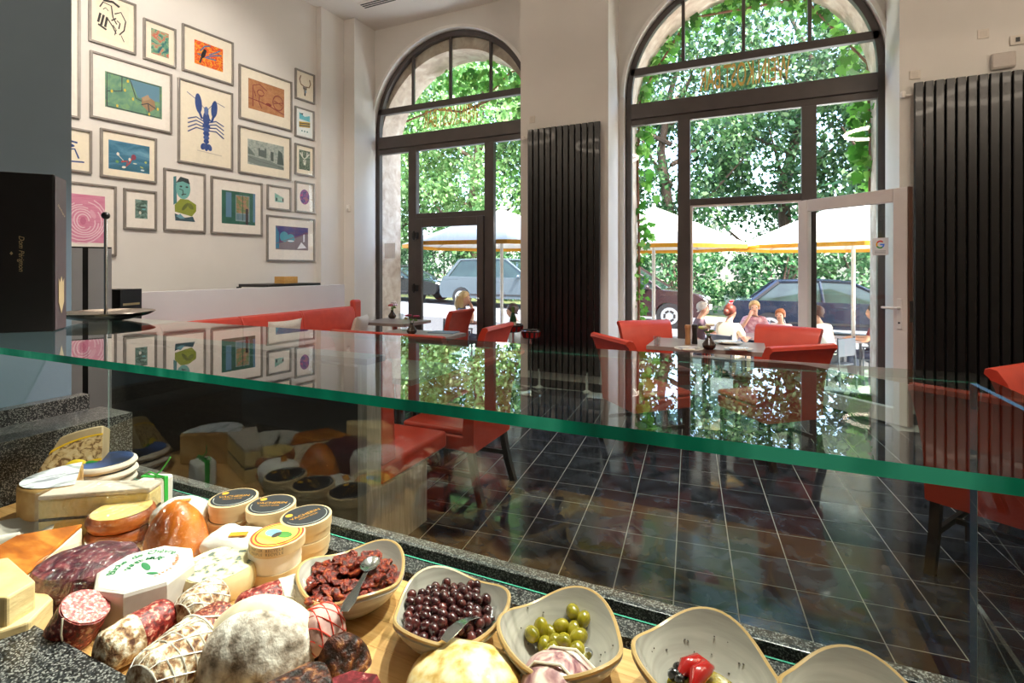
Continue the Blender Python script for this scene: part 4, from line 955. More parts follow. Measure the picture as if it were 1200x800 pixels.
CREAM = 'efe6d2'; WHITE = 'efe9e0'
bl = '2b4a8c'
# the tall print cut off by the blue wall
picture((55, 94, -60, 139.5, 'r'), 'tall framed print half hidden by blue-grey wall', WHITE, (.1, .9, .1, .9), flat('e9e4da'))
faces = [('l', '1d1a18', (w_, p)) for w_, p in [(.03, [(.1, .75), (.2, .9), (.45, .88), (.5, .6), (.62, .45)]), (.03, [(.55, .7), (.75, .8), (.9, .6), (.85, .35), (.7, .2)]), (.02, [(.2, .72), (.28, .78), (.36, .72)]), (.05, [(.12, .6), (.05, .35)]), (.05, [(.22, .58), (.14, .3)]), (.05, [(.32, .55), (.26, .28)]), (.05, [(.05, .3), (.3, .22)]), (.03, [(.3, .55), (.5, .35), (.6, .2)]), (.02, [(.5, .4), (.6, .3), (.55, .15)]), (.03, [(.62, .55), (.72, .5), (.68, .35)]), (.06, [(.2, .95), (.5, .99), (.7, .92)]), (.03, [(.45, .5), (.6, .6)]), (.02, [(.75, .2), (.85, .05)])]]
picture((104, 159.5, -16, 47.5, 'l'), 'framed cream print of two leaning heads drawn in black ink', CREAM, (.12, .88, .12, .92), flat('efe3cc'), faces)
picture((168, 206.3, 20.5, 68.5, 'l'), 'small framed abstract print in green, red and blue', CREAM, (.2, .82, .17, .86), pm('abstract_art', [(.25, '22306e'), (.4, '2f7f6e'), (.5, '8fae8a'), (.6, 'c9503f'), (.75, 'b8c49a')], .6, scale=9, dist=2))
bird = [('l', '3f78a8', (.05, [(.1, .45), (.4, .38), (.75, .42)])), ('l', '3f78a8', (.05, [(.4, .42), (.7, .6), (.95, .7)])), ('l', '3f78a8', (.05, [(.2, .6), (.35, .85), (.55, .95)])), ('l', '3f78a8', (.05, [(.5, .55), (.75, .75), (.9, .9)])), ('p', '17181a', ELL(.31, .5, .07, .2, -.3)), ('p', '17181a', ELL(.36, .66, .06, .07)), ('l', '17181a', (.07, [(.26, .4), (.18, .08)]))]
picture((213.5, 273.5, 27, 82, 'l'), 'framed bright orange print of black bird on blue branches', CREAM, (.21, .81, .22, .78), pm('orange_art', [(.4, 'd93a1c'), (.5, 'e8641e'), (.6, 'f2b52a'), (.7, 'd9401c')], .6, kind='noise', scale=16, dist=3), bird)
pears = [('l', '27323f', (.03, [(.03, .03), (.97, .03), (.97, .97), (.03, .97), (.03, .03)])), ('l', '27323f', (.026, [(.28, .97), (.28, .55), (.03, .45)])), ('l', '27323f', (.026, [(.42, .95), (.52, .45), (.68, .38)])),
         ('p', '5c8aa0', [(.42, .95), (.95, .95), (.95, .5), (.56, .48)]), ('p', '9a7d5e', [(.62, .3), (.76, .12), (.88, .28), (.86, .5), (.74, .58), (.63, .5)]), ('p', 'b09473', [(.62, .5), (.74, .64), (.78, .52), (.66, .42)]), ('l', '27323f', (.026, [(.62, .3), (.74, .38), (.88, .28)])), ('l', '27323f', (.026, [(.74, .38), (.76, .12)]))]
pears += [('p', 'd6c048', ELL(x_, y_, .02, .045)) for x_, y_ in ((.11, .48), (.33, .6), (.38, .88), (.47, .4), (.2, .1), (.76, .07), (.92, .28))]
picture((105.5, 201.5, 58.5, 137, 'l'), 'large framed teal and green print with open box and yellow pears', WHITE, (.15, .89, .19, .77), pm('teal_art', [(.3, '4c7f6d'), (.55, '6d9a7b'), (.7, '7fa86a')], .7, scale=14, dist=1), pears)
fig = [('l', bl, (.06, [(.05, .9), (.4, .75), (.7, .72)])), ('p', bl, ELL(.3, .6, .3, .07)), ('l', bl, (.05, [(.2, .45), (.6, .5), (.75, .2)])), ('l', bl, (.05, [(.0, .3), (.35, .25)])), ('l', bl, (.05, [(.02, .05), (.95, .1)])), ('l', bl, (.04, [(.1, .75), (.1, 1.0)]))]
picture((58, 107.7, 153.5, 204, 'r'), 'framed cream print of blue ink figures beside the blue-grey wall', CREAM, (.15, .9, .15, .9), flat('efe6cf'), fig)
sea = [('p', 'ece8dc', ELL(.22, .55, .035, .06)), ('l', 'ece8dc', (.02, [(.24, .5), (.35, .35)])), ('l', 'c33a2c', (.05, [(.3, .3), (.45, .35), (.42, .15), (.5, .3), (.55, .45)])), ('p', '8e3550', ELL(.6, .52, .06, .1)), ('p', 'ece8dc', ELL(.5, .42, .03, .06)), ('p', 'ece8dc', ELL(.36, .12, .05, .04, .4)), ('p', 'dfe6d8', ELL(.63, .3, .05, .02)), ('p', 'b9c667', ELL(.8, .2, .05, .02, -.6)), ('p', 'cfe0e8', ELL(.82, .1, .05, .03)), ('p', '6d9f5a', ELL(.2, .28, .04, .05)), ('p', 'b9c667', ELL(.9, .4, .03, .04))]
picture((117.5, 183.7, 149.5, 206.5, 'l'), 'framed sea-blue print of tumbling red and white figures', CREAM, (.11, .9, .16, .82), pm('sea_art', [(.3, '1c5a68'), (.5, '2f7290'), (.62, '5690ae'), (.75, '7fb0c4')], .6, scale=3, dist=1, sc3=(1, 1, 3)), sea)
lob = [('p', bl, ELL(.5, .60, .075, .11)), ('p', '5c77b0', ELL(.5, .72, .05, .06)), ('p', bl, ELL(.33, .80, .075, .14, .15)), ('p', bl, ELL(.68, .77, .07, .13, -.2)), ('l', bl, (.035, [(.35, .68), (.4, .6), (.46, .62)])), ('l', bl, (.035, [(.66, .66), (.62, .58), (.54, .62)]))]
lob += [('p', '4560a0' if k % 2 else bl, ELL(.5, .50 - .055 * k, .085 - .006 * k, .034)) for k in range(5)]
lob += [('p', bl, ELL(.5 + dx, .2, .06, .045, r_)) for dx, r_ in ((-.07, .5), (0, PI / 2), (.07, -.5))]
for s in (-1, 1):
    lob += [('l', bl, (.016, [(.5 + s * .06, .56 - .04 * k), (.5 + s * .22, .60 - .05 * k), (.5 + s * .40, .55 - .06 * k)])) for k in range(4)]
    lob.append(('l', bl, (.008, [(.5 + s * .03, .74), (.5 + s * .2, .86 + .02 * s), (.5 + s * .42, .88 - .04 * s)])))
lob.append(('l', 'cfc7b8', (.012, [(.3, .13), (.85, .11)])))
picture((208.5, 272.8, 90.4, 189.4, 'l'), 'framed cream print of large blue lobster', CREAM, (.06, .94, .05, .95), flat('efe6d0'), lob)
brown = [('l', '8a3a34', (.032, [(.12, .1), (.12, .8), (.3, .9), (.5, .75)])), ('l', '8a3a34', (.032, ELL(.33, .62, .09, .1))), ('l', '8a3a34', (.03, [(.15, .65), (.2, .45)])), ('l', '8a3a34', (.032, ELL(.82, .45, .15, .25))), ('l', '8a3a34', (.028, [(.7, .5), (.95, .4)])), ('l', '8a3a34', (.028, [(.7, .4), (.95, .5)])), ('l', '8a3a34', (.032, [(0, .35), (.3, .32), (.6, .25), (1, .1)])), ('p', '8a3a34', ELL(.55, .3, .08, .05)), ('l', '8a3a34', (.032, [(.3, .5), (.28, .3), (.36, .1)]))]
picture((280, 342, 74.4, 138.1, 'l'), 'framed brown kraft-coloured print with dark red line drawing', CREAM, (.15, .87, .22, .82), pm('kraft_art', [(.3, 'a8714a'), (.7, 'c08a60')], .8, scale=20), brown)
skull = [('p', '8d8379', [(.4, .5), (.62, .5), (.66, .42), (.6, .3), (.54, .05), (.46, .05), (.42, .3), (.34, .42)]), ('l', '8a6d52', (.06, [(.42, .48), (.2, .55), (.12, .75), (.2, .95)])), ('l', '8a6d52', (.06, [(.6, .48), (.82, .5), (.92, .68), (.84, .88)])), ('p', '3a332e', ELL(.43, .38, .04, .035)), ('p', '3a332e', ELL(.58, .38, .04, .035)), ('p', '2b2622', ELL(.5, .1, .05, .07)), ('p', '7aa0b4', ELL(.56, .25, .05, .07))]
picture((346, 368.8, 79.4, 115, 'l'), 'small framed print of horned cattle skull', CREAM, (.1, .9, .12, .9), flat('eee4cf'), skull)
strp = [('p', '6cc3cf', [(.1, .65), (.9, .62), (.9, .9), (.5, .8), (.1, .95)]), ('p', '2c5560', [(.1, .9), (.4, .95), (.35, .85)])] + [('p', c_, [(.08, .28 + .05 * k), (.92, .36 + .05 * k), (.92, .41 + .05 * k), (.08, .33 + .05 * k)]) for k, c_ in enumerate(('c9a93a', '3a4a5a', 'c9a93a', '4a3f4a', 'd1b445'))] + [('p', '3f8f8a', ELL(.3 + .2 * k, .14, .05, .04)) for k in range(3)]
picture((345.6, 368.2, 123.75, 159.4, 'l'), 'small framed print with turquoise clouds above yellow stripes', 'f2f3f0', (.12, .9, .1, .92), flat('eef4f2'), strp)
cast = [('p', '5f6b66', [(.28, .4), (.28, .72), (.33, .72), (.33, .66), (.45, .66), (.45, .75), (.5, .75), (.5, .36)]), ('p', '4d5a56', [(.62, .3), (.62, .68), (.7, .66), (.7, .28)]), ('p', '7d8a84', [(0, .1), (0, .35), (.6, .28), (1, .1), (1, 0), (.3, .0)]), ('p', '6a7a72', [(.0, .4), (.0, .7), (.14, .5), (.2, .38)]), ('p', '53615c', [(.8, .2), (.84, .8), (.95, .7), (1, .2)]), ('l', '46524e', (.012, [(0, .3), (.3, .18), (.7, .14), (1, .06)]))]
picture((279.4, 341, 146.25, 201.9, 'l'), 'framed grey-green etching of castle and trees', CREAM, (.15, .88, .2, .78), pm('etching_art', [(.35, '8d9a93'), (.65, 'b4bcb4')], .8, scale=40), cast)
deer = [('l', 'd9dccf', (.06, [(.1, .85), (.3, .65), (.5, .55), (.7, .68), (.92, .85)])), ('l', 'd9dccf', (.06, [(.3, .65), (.28, .9)])), ('l', 'd9dccf', (.06, [(.7, .68), (.74, .92)])), ('p', 'd9dccf', [(.35, .5), (.65, .5), (.58, .25), (.42, .25)]), ('p', '2f4038', ELL(.44, .42, .03, .03)), ('p', '2f4038', ELL(.57, .42, .03, .03))]
picture((345.6, 368.2, 167.25, 203.75, 'l'), 'small framed dark green print of antlered head', CREAM, (.18, .84, .16, .86), pm('lino_art', [(.4, '33463d'), (.6, '8ea08c')], .8, scale=45, dist=2), deer)
CIRC = pm('mandala_art', [(.35, '4f5a86'), (.5, '8a6aa0'), (.6, 'c5608e'), (.7, '6f9a7a')], .7, kind='noise', scale=28, dist=1)
picture((346, 368.3, 211.5, 247.9, 'l'), 'small framed print of round purple and pink blossom', WHITE, (.1, .9, .1, .9), flat('efe8df'), [('p', CIRC, ELL(.5, .52, .36, .34))])
picture((313, 341, 215.6, 244.4, 'l'), 'tiny framed print of slanting turquoise street front', WHITE, (.3, .72, .3, .72), pm('street_art', [(.4, '7fb7ab'), (.6, 'b5d3c8')], .7, scale=25), [('p', WHITE, [(0, 1), (1, 1), (1, .55)]), ('p', '3c5a54', [(.1, .1), (.1, .5), (.3, .45), (.3, .1)]), ('p', '55524f', [(.85, .1), (.85, .5), (1, .45), (1, .1)])])
road = [('p', '8b7f86', [(0, .2), (1, .75), (1, 0), (0, 0)]), ('p', '3f86a8', [(.0, 1), (.0, .05), (.1, .05), (.1, .7)]), ('p', '54a0b4', ELL(.25, .55, .13, .22)), ('p', '54a0b4', ELL(.45, .5, .12, .18)), ('p', 'eeeef2', [(.65, .05), (.78, .35), (.95, .1)]), ('p', 'e4e4ec', [(.84, .35), (.84, .7), (.89, .7), (.89, .38)]), ('p', 'e4eef2', ELL(.45, .38, .1, .03)), ('l', '9a5a62', (.02, [(.0, .25), (1, .78)]))]
picture((312.6, 368.7, 251.3, 305.6, 'l'), 'framed print of violet sky, blue trees and white hillside', WHITE, (.16, .88, .24, .80), pm('violet_art', [(.35, '3f4688'), (.6, '64527e'), (.75, '7a5568')], .7, scale=6, sc3=(1, 1, 3)), road)
winp = [('p', '5f87a6', [(.12, .2), (.12, .95), (.28, .95), (.28, .2)]), ('p', '8aa0a8', [(.4, .1), (.4, .9), (.82, .9), (.82, .1)]), ('p', pm('autumn_art', [(.4, 'b0846a'), (.6, '6f8a5c')], .7, scale=30), [(.42, .35), (.42, .88), (.8, .88), (.8, .35)]), ('p', '6d8a96', [(.42, .14), (.42, .32), (.8, .32), (.8, .14)]), ('p', '3a2c30', [(.7, .0), (.7, .5), (.78, .5), (.78, .0)]), ('p', '5f87a6', [(.93, .1), (.93, 1), (1, 1), (1, .1)]), ('l', '2a4a40', (.02, [(.61, .12), (.61, .9)]))]
picture((247.2, 307.5, 205.6, 273.1, 'l'), 'framed green print of curtained window with autumn tree', WHITE, (.18, .88, .17, .80), pm('green_room_art', [(.3, '2a5a4e'), (.7, '38705f')], .7, scale=6), winp)
man = [('p', '3f7f86', [(.0, .35), (.0, .98), (.12, 1.0), (.15, .4)]), ('p', '6fb0aa', ELL(.42, .74, .32, .24)), ('p', '2c3a3a', [(.1, .85), (.3, 1.0), (.65, .97), (.72, .85), (.4, .9)]), ('p', '8f9a2c', [(.06, .2), (.05, .35), (.3, .5), (.65, .5), (1, .4), (1, .25), (.8, .12)]), ('p', '5f6a22', ELL(.5, .33, .16, .05, .5)), ('p', '6a7526', ELL(.75, .35, .14, .06, -.3)), ('p', '274a55', [(.08, .0), (.05, .16), (.5, .08), (.85, .12), (.95, .0)]), ('p', '6a9fb0', [(.1, .1), (.3, .16), (.5, .06), (.3, .05)]), ('l', '2c3a3a', (.02, [(.25, .72), (.4, .7), (.42, .6), (.35, .58)])), ('p', '2c3a3a', ELL(.32, .78, .06, .02)), ('p', '2c3a3a', ELL(.58, .78, .06, .02)), ('l', '2c3a3a', (.02, [(.35, .6), (.55, .62)]))]
picture((191.9, 240.8, 196.3, 269.75, 'l'), 'framed print of turquoise man in olive coat', WHITE, (.2, .8, .15, .92), flat('eee8e0'), man)
picture((145, 183.7, 220, 268, 'l'), 'small square framed print of dark green pond scene', WHITE, (.32, .75, .26, .78), pm('pond_art', [(.35, '37504a'), (.5, '5c7a70'), (.65, '8fb0aa')], .7, scale=22, dist=1), [('p', 'd6d8cc', ELL(.4, .3, .1, .09)), ('l', '24342f', (.05, [(.1, .6), (.9, .62)])), ('p', '6fb0b4', ELL(.7, .5, .16, .05))])
rose = [('l', 'eccbd6', (.022, ELL(.55, .45, .12 + .055 * k, .14 + .06 * k, .4 * k)[0:17 + k % 3])) for k in range(7)] + [('p', 'c86f92', ELL(.55, .45, .06, .08)), ('p', 'e3a9bf', ELL(.75, .6, .05, .1, .5)), ('p', 'e3a9bf', ELL(.3, .4, .04, .1, -.4))]
picture((50, 136.5, 218.5, 300, 'r'), 'framed pink print of large rose behind the spike tray', WHITE, (.12, .86, .16, .86), pm('pink_art', [(.35, 'd0799a'), (.65, 'dd95b0')], .7, scale=8, sc3=(1, 1, 12)), rose)
# ------------------------------------------------------------------ the deli counter
BZ = .845
GTOP = glass('counter_glass', 'f6fbf9', .07, 1.0); GCLR = glass('counter_glass_underside', 'f2faf6', .0, .0)
def edge_material():
    m, nt, b = newmat('green_glass_edge'); out = nt.nodes['Material Output']
    col = ramp(nt, tex(nt, 'noise', coords(nt, (1, 1, .2)), 9, 4), [(.3, '0a5f4a'), (.5, '129a76'), (.66, '4fdcb4')])
    nt.links.new(col, b.inputs['Base Color']); b.inputs['Roughness'].default_value = .1
    t = nt.nodes.new('ShaderNodeBsdfTranslucent'); nt.links.new(col, t.inputs[0]); mx = nt.nodes.new('ShaderNodeMixShader'); mx.inputs[0].default_value = .13
    nt.links.new(b.outputs[0], mx.inputs[1]); nt.links.new(t.outputs[0], mx.inputs[2]); nt.links.new(mx.outputs[0], out.inputs[0]); return m
GEDGE = edge_material()
GREAR = glass('counter_glass_far_edge', 'b9d6cb', .0, .0)
XL, XR = -2.09, .307
t = MB(); t.bx(XL, XR, .494, .963, 1.334, GT); t.m = [1, 0, 2, 3, 3, 3]
tag(t.build('glass_counter_top', [GTOP, GCLR, GEDGE, GREAR], smooth=0), 'long clear glass counter top with green edge', 'counter top')
t = MB(); t.bx(-1.86, XR, .957, .961, .85, 1.334); t.m = [2, 2, 0, 1, 3, 3]
GPANE = glass('display_front_glass', 'f2f8f5', .05, .9, dirt=.02)
tag(t.build('glass_front_panel', [GPANE, GCLR, pm('thin_green_edge', '3f8f78', .2), pm('pale_glass_edge', '8a9a98', .25)], smooth=0), 'upright glass screen along the front of the deli counter', 'glass panel')
t = MB(); t.bx(XR - .010, XR - .002, -.25, .953, .85, 1.334); t.m = [2, 2, 2, 2, 0, 1]
tag(t.build('glass_side_panel', [GPANE, GCLR, pm('blue_glass_edge', '5d7fae', .15)], smooth=0), 'upright glass panel closing the end of the deli counter', 'glass panel')
FROST = glass('speckled_glass', 'b8c4c4', .1, .6, .15, dirt=.5)
tag(MB().bx(.312, .318, .55, .985, 0, 1.0).build('speckled_glass_panel', FROST, smooth=0), 'lower speckled glass panel beside the counter end', 'glass panel')
e = thing('deli_counter', 'granite deli counter with sunken wooden serving bed', 'counter', (0, 0, 0))
MB().bx(-2.09, XR + .01, .13, .468, .84, .88).build('near_ledge', GRAN, e, smooth=0, bevel=.003)
MB().bx(-2.09, XR - .012, .468, 1.0, .72, .822).build('tray_floor', BLACK, e, smooth=0)
MB().bx(-2.09, XR + .01, .15, 1.005, 0, .72).build('carcass', pm('counter_carcass', '2c2724', .6), e, smooth=0)
MB().bx(-1.86, XR - .012, .906, .954, .822, .85).build('inner_sill', GRAN, e, smooth=0)
MB().bx(-1.86, XR + .01, .979, 1.013, .72, .862).build('outer_sill', GRAN, e, smooth=0, bevel=.002)
MB().bx(-1.86, XR - .012, .888, .905, .822, .838).build('slide_rail', STEEL, e, smooth=0)
MB().bx(-2.05, -1.87, .468, 1.035, .72, 1.02).build('side_wall', GRAN, e, smooth=0, bevel=.002)
MB().bx(-2.098, -2.05, .468, 1.0, .88, 1.07).build('skirting', GRAN, e, smooth=0, bevel=.002)
BAM = pm('bamboo_board', [(.25, 'b98549'), (.5, 'd4a464'), (.75, 'e0b578')], .42, scale=5, detail=8, dist=1.5, sc3=(.8, 14, 14), bump=.04)
for k in range(7):
    y0 = .472 + k * .0592; MB().bx(-1.86, XR - .02, y0, y0 + .0588, .822, BZ).build('plank', BAM, e, smooth=0)

# ---- bowls
BOWLM = pm('speckled_stoneware', [(.3, '98928a'), (.5, 'b2aca2'), (.7, 'c6c0b6')], .25, scale=4, detail=8, sc3=(1, 1, 16), coat=.4); RIMM = pm('tan_glaze_rim', 'c2a06a', .3); SPECK = flat('3a2f26')
def bowl(q, R, phi, h, label):
    e = thing('serving_bowl', label, 'bowl', (q.x, q.y, BZ), phi, 'stoneware serving bowls')
    rf = lambda t: 1 + .065 * math.cos(3 * t) + .035 * math.cos(t); n = 60
    fr = [0, .3, .5, .62, .72, .82, .9, .96, 1.0]; vs = []; fs = []
    def ring(f, off):
        k = .30 + .70 * f; zz = .012 + (h - .012) * f ** 2.0
        for j in range(n):
            t = 2 * PI * j / n; r = R * ((1 - f) + f * rf(t)) * k + off; z = zz + f * f * .010 * math.cos(3 * t)
            vs.append((r * math.cos(t), r * math.sin(t), max(z + (-.008 if off > 0 else 0), .0005)))
    vs.append((0, 0, .012)); 
    for f in fr: ring(f, 0)
    for f in fr[::-1]: ring(f, .006)
    vs.append((0, 0, .001)); L = len(fr) * 2
    fs += [(0, 1 + j, 1 + (j + 1) % n) for j in range(n)]
    for i in range(L - 1): fs += [(1 + i * n + j, 1 + (i + 1) * n + j, 1 + (i + 1) * n + (j + 1) % n, 1 + i * n + (j + 1) % n) for j in range(n)]
    a = 1 + (L - 1) * n; fs += [(len(vs) - 1, a + (j + 1) % n, a + j) for j in range(n)]
    MB().add(vs, fs).build('bowl_body', BOWLM, e, smooth=60)
    MB().tube([(R * rf(2 * PI * j / 60) * math.cos(2 * PI * j / 60) + .003 * math.cos(2 * PI * j / 60), R * rf(2 * PI * j / 60) * math.sin(2 * PI * j / 60) + .003 * math.sin(2 * PI * j / 60), h - .002 + .010 * math.cos(6 * PI * j / 60)) for j in range(61)], .0036, 6).build('rim', RIMM, e)
    return e
def inner_z(r, R, h):             # height of the bowl's inside at radius r
    f = max(0, (r / R - .30) / .70); return BZ + .012 + (h - .012) * f ** 2
RB = .095
qt, qo, qg, qp, q5 = P(413, 668, .915), P(525, 705, .915), P(658, 738, .915), P(826, 772, .92), P(1012, 828, .915)
b1 = bowl(qt, RB, math.radians(84), .068, 'stoneware bowl heaped with red dried tomatoes'); b2 = bowl(qo, RB, math.radians(24), .068, 'stoneware bowl full of small dark olives'); b3 = bowl(qg, RB, math.radians(84), .07, 'stoneware bowl with a few large green olives')
b4 = bowl(qp, RB * 1.02, math.radians(86), .075, 'stoneware bowl with red peppers in herb oil'); b5 = bowl(q5, RB, math.radians(84), .07, 'stoneware bowl with orange antipasti at the counter end')
for bo, bq, seed in ((b3, qg, 1), (b4, qp, 2)):
    rr = random.Random(seed); s = MB()
    for k in range(34):
        a = rr.uniform(0, 2 * PI); r = rr.uniform(.35, .93) * RB; z = inner_z(r, RB, .07) - BZ
        s.ell((r * math.cos(a), r * math.sin(a), z + .001), (rr.uniform(.0008, .002),) * 2 + (.0008,), 6, 4)
    tag(s.build('pepper_specks', SPECK, bo), kind='stuff')
TOM = pm('dried_tomato_skin', [(.34, '300904'), (.47, '641505'), (.57, '8a2609'), (.68, 'a8531c')], .42, scale=110, bump=.9, coat=.1)
rr = random.Random(3); protos = []
for k in range(5):
    b = MB().ell((0, 0, 0), (.0185, .0125, .0058), 14, 8); b.v = [(x, y, z + .22 * (x * x + y * y) / .0185) for x, y, z in b.v]
    b.jitter(.0055, 90, k); me = b.build('dried_tomato', TOM, smooth=60); protos.append(me.data); bpy.data.objects.remove(me)
def scatter(data, name, label, cat, group, pts, rot=1.0, sc_=(.85, 1.15)):
    for k, p in enumerate(pts):
        o = bpy.data.objects.new(name, data[k % len(data)]); C.objects.link(o); o.location = p
        o.rotation_euler = (rr.uniform(-rot, rot), rr.uniform(-rot, rot), rr.uniform(0, 6.28)); s = rr.uniform(*sc_); o.scale = (s, s, s); tag(o, label, cat, group)
def heap(q, R, h, fillr, step, crown, lay=2):
    pts = []
    for L in range(lay):
        st = step; rad = fillr * (1 - .18 * (lay - 1 - L)); n = int(rad / st) + 2
        for i in range(-n, n + 1):
            for j in range(-n, n + 1):
                x = (i + .5 * (j % 2) + .33 * L) * st; y = (j * .866 + .3 * L) * st; r = math.hypot(x, y)
                if r > rad: continue
                top = BZ + .047 + crown * (1 - (r / fillr) ** 2)
                z = max(top - (lay - 1 - L) * step * .75, inner_z(r, R, h) + step * .45)
                pts.append((q.x + x + rr.uniform(-.2, .2) * st, q.y + y + rr.uniform(-.2, .2) * st, z + rr.uniform(-.15, .25) * st))
    return pts
scatter(protos, 'dried_tomato', 'shrivelled red dried tomato in the heaped bowl', 'tomato', 'dried tomatoes in the bowl', heap(qt, RB, .068, .08, .0245, .024), .55)
OLV = pm('dark_olive_skin', [(.3, '220d10'), (.5, '431b1d'), (.7, '703630')], .26, scale=60, coat=.5)
pr = []
for k in range(3):
    b = MB().ell((0, 0, 0), (.0098, .0084, .0084), 12, 8).jitter(.0008, 120, k); o = b.build('dark_olive', OLV); pr.append(o.data); bpy.data.objects.remove(o)
scatter(pr, 'dark_olive', 'small dark purple olive in the full bowl', 'olive', 'dark olives in the bowl', heap(qo, RB, .068, .081, .0172, .020), 1.5)
GOL = pm('green_olive_skin', [(.3, '6d6414'), (.55, '95871c'), (.75, 'b3a338')], .22, scale=50, coat=.6)
b = MB().ell((0, 0, 0), (.0165, .0125, .0125), 16, 10); o = b.build('green_olive', GOL); god = o.data; bpy.data.objects.remove(o)
gp = []
for k, (px, py, z) in enumerate([(616, 747, .004), (629, 737, 0), (634, 752, .0), (643, 738, -.002), (657, 736, .008), (649, 752, .006), (664, 748, 0), (674, 726, .0), (676, 740, .006), (689, 735, .004), (682, 754, .014), (660, 760, .012), (646, 764, .004), (668, 738, -.004), (679, 768, .004), (640, 770, .0)]):
    q = P(px, py, BZ + .028); q = Vector((qg.x + (q.x - qg.x) * .82, qg.y + (q.y - qg.y) * .82, q.z)); r = math.hypot(q.x - qg.x, q.y - qg.y)
    gp.append((q.x, q.y, max(q.z, inner_z(r, RB, .07) + .0125) + z))
scatter([god], 'green_olive', 'large speckled green olive in the half empty bowl', 'olive', 'green olives in the bowl', gp, 1.2)
OIL = pm('herb_oil', [(.35, '6a5a0a'), (.6, '9a8414'), (.8, 'b89c2a')], .05, scale=30, spec=.8)
tag(MB().lathe([(.001, .004), (.055, .004), (.0555, 0), (.001, 0)], 36).build('oil_pool', OIL, loc=(qp.x, qp.y, inner_z(.05, RB, .075) - .001)), 'pool of golden herb oil in pepper bowl', 'oil', kind='stuff')
PEP = pm('red_pepper_skin', [(.3, '8e0d0a'), (.7, 'c0201a')], .18, scale=10, coat=.7)
for k, (px, py, a, l) in enumerate([(812, 783, .9, 'glossy red pepper with pale tip in the herb oil'), (822, 792, 1.2, 'glossy red pepper half covering the other in the oil')]):
    q = P(px, py, BZ + .035); e = thing('red_pepper', l, 'pepper', (q.x, q.y, BZ + .028), a)
    MB().tube([(-.028, 0, .006), (-.012, .002, .012), (.012, 0, .012), (.03, -.004, .006)], [.006, .0135, .0125, .004], 12).build('pepper_body', PEP, e); MB().ell((-.031, 0, .006), (.006, .006, .006), 8, 6).build('pepper_filling', flat('efe0c0'), e)
b = MB().ell((0, 0, 0), (.009, .008, .008), 12, 8); o = b.build('black_olive', pm('black_olive_skin', '14100f', .2, coat=.5)); bd = o.data; bpy.data.objects.remove(o)
scatter([bd], 'black_olive', 'black olive lying in the oil beside the red peppers', 'olive', 'black olives in the oil', [tuple(P(px, py, BZ + .034)) for px, py in ((795, 783), (801, 790), (796, 795), (790, 790), (803, 780))], 1.0)
b = MB().ell((0, 0, 0), (.016, .012, .010), 12, 8).jitter(.002, 80); o = b.build('antipasto_piece', pm('orange_antipasto', [(.3, 'b9702a'), (.7, 'd99a4a')], .3, scale=30)); ad = o.data; bpy.data.objects.remove(o)
scatter([ad], 'antipasto_piece', 'orange antipasto piece in the end bowl', 'vegetable', 'orange antipasti in the end bowl', [(q5.x + .02 * math.cos(k * 1.05) * (k > 0), q5.y + .02 * math.sin(k * 1.05) * (k > 0), BZ + .026 + .012 * (k == 0)) for k in range(7)] + [(q5.x + .04 * math.cos(k), q5.y + .04 * math.sin(k), BZ + .034) for k in range(5)], .5)
# spoons
def spoon(pts, label, rz_bowl=.016):
    o0 = Vector(pts[0]); e = thing('spoon', label, 'spoon', o0); pts = [Vector(p) - o0 for p in pts]
    b = MB(); n = 16; d = (pts[1] - pts[0]).normalized()
    w_ = MB(); 
    for i in range(len(pts) - 1):
        a, c = pts[i], pts[i + 1]
    side = d.cross(Vector((0, 0, 1))).normalized(); vs = []; fs = []; ws = [.004, .0042, .005, .0085, .0105, .007]
    ws = ws if len(pts) == 6 else [.003 + .006 * k / (len(pts) - 1) for k in range(len(pts))]
    for p, w0 in zip(pts, ws):
        vs += [p + side * w0, p - side * w0, p - side * w0 - Vector((0, 0, .0016)), p + side * w0 - Vector((0, 0, .0016))]
    for i in range(len(pts) - 1): fs += [(i * 4 + j, i * 4 + (j + 1) % 4, i * 4 + 4 + (j + 1) % 4, i * 4 + 4 + j) for j in range(4)]
    k = len(pts) * 4; fs += [(3, 2, 1, 0), (k - 4, k - 3, k - 2, k - 1)]
    w_.add(vs, fs).build('handle', STEEL, e, smooth=60, bevel=.0006)
    ang = math.atan2(d.y, d.x); M_ = Matrix.Translation(pts[0] - d * .02) @ Matrix.Rotation(ang, 4, 'Z')
    s = MB(); s.lathe([(.001, -.006), (.5, -.0045), (.85, -.001), (1, .002), (.95, .002), (.8, .0), (.5, -.003), (.001, -.0045)], 20, (0, 0, 0), 0, 1, 1)
    s.v = [(x * .026, y * .018, z) for x, y, z in s.v]; s.v = [tuple(M_ @ Vector(v)) for v in s.v]; s.build('spoon_bowl', STEEL, e)
def spl(a, b, za, zb, lift=.0, n=6):
    A, B = P(*a, za), P(*b, zb); return [A.lerp(B, k / (n - 1)) + Vector((0, 0, lift * math.sin(PI * k / (n - 1)))) for k in range(n)]
spoon(spl((430, 668), (403, 716), BZ + .084, BZ + .085), 'steel spoon lying across the dried tomatoes')
spoon(spl((566, 722), (520, 750), BZ + .060, BZ + .078, .012), 'steel spoon resting on the dark olives')
spoon(spl((668, 764), (640, 772), BZ + .045, BZ + .05, .01), 'steel spoon holding one green olive')

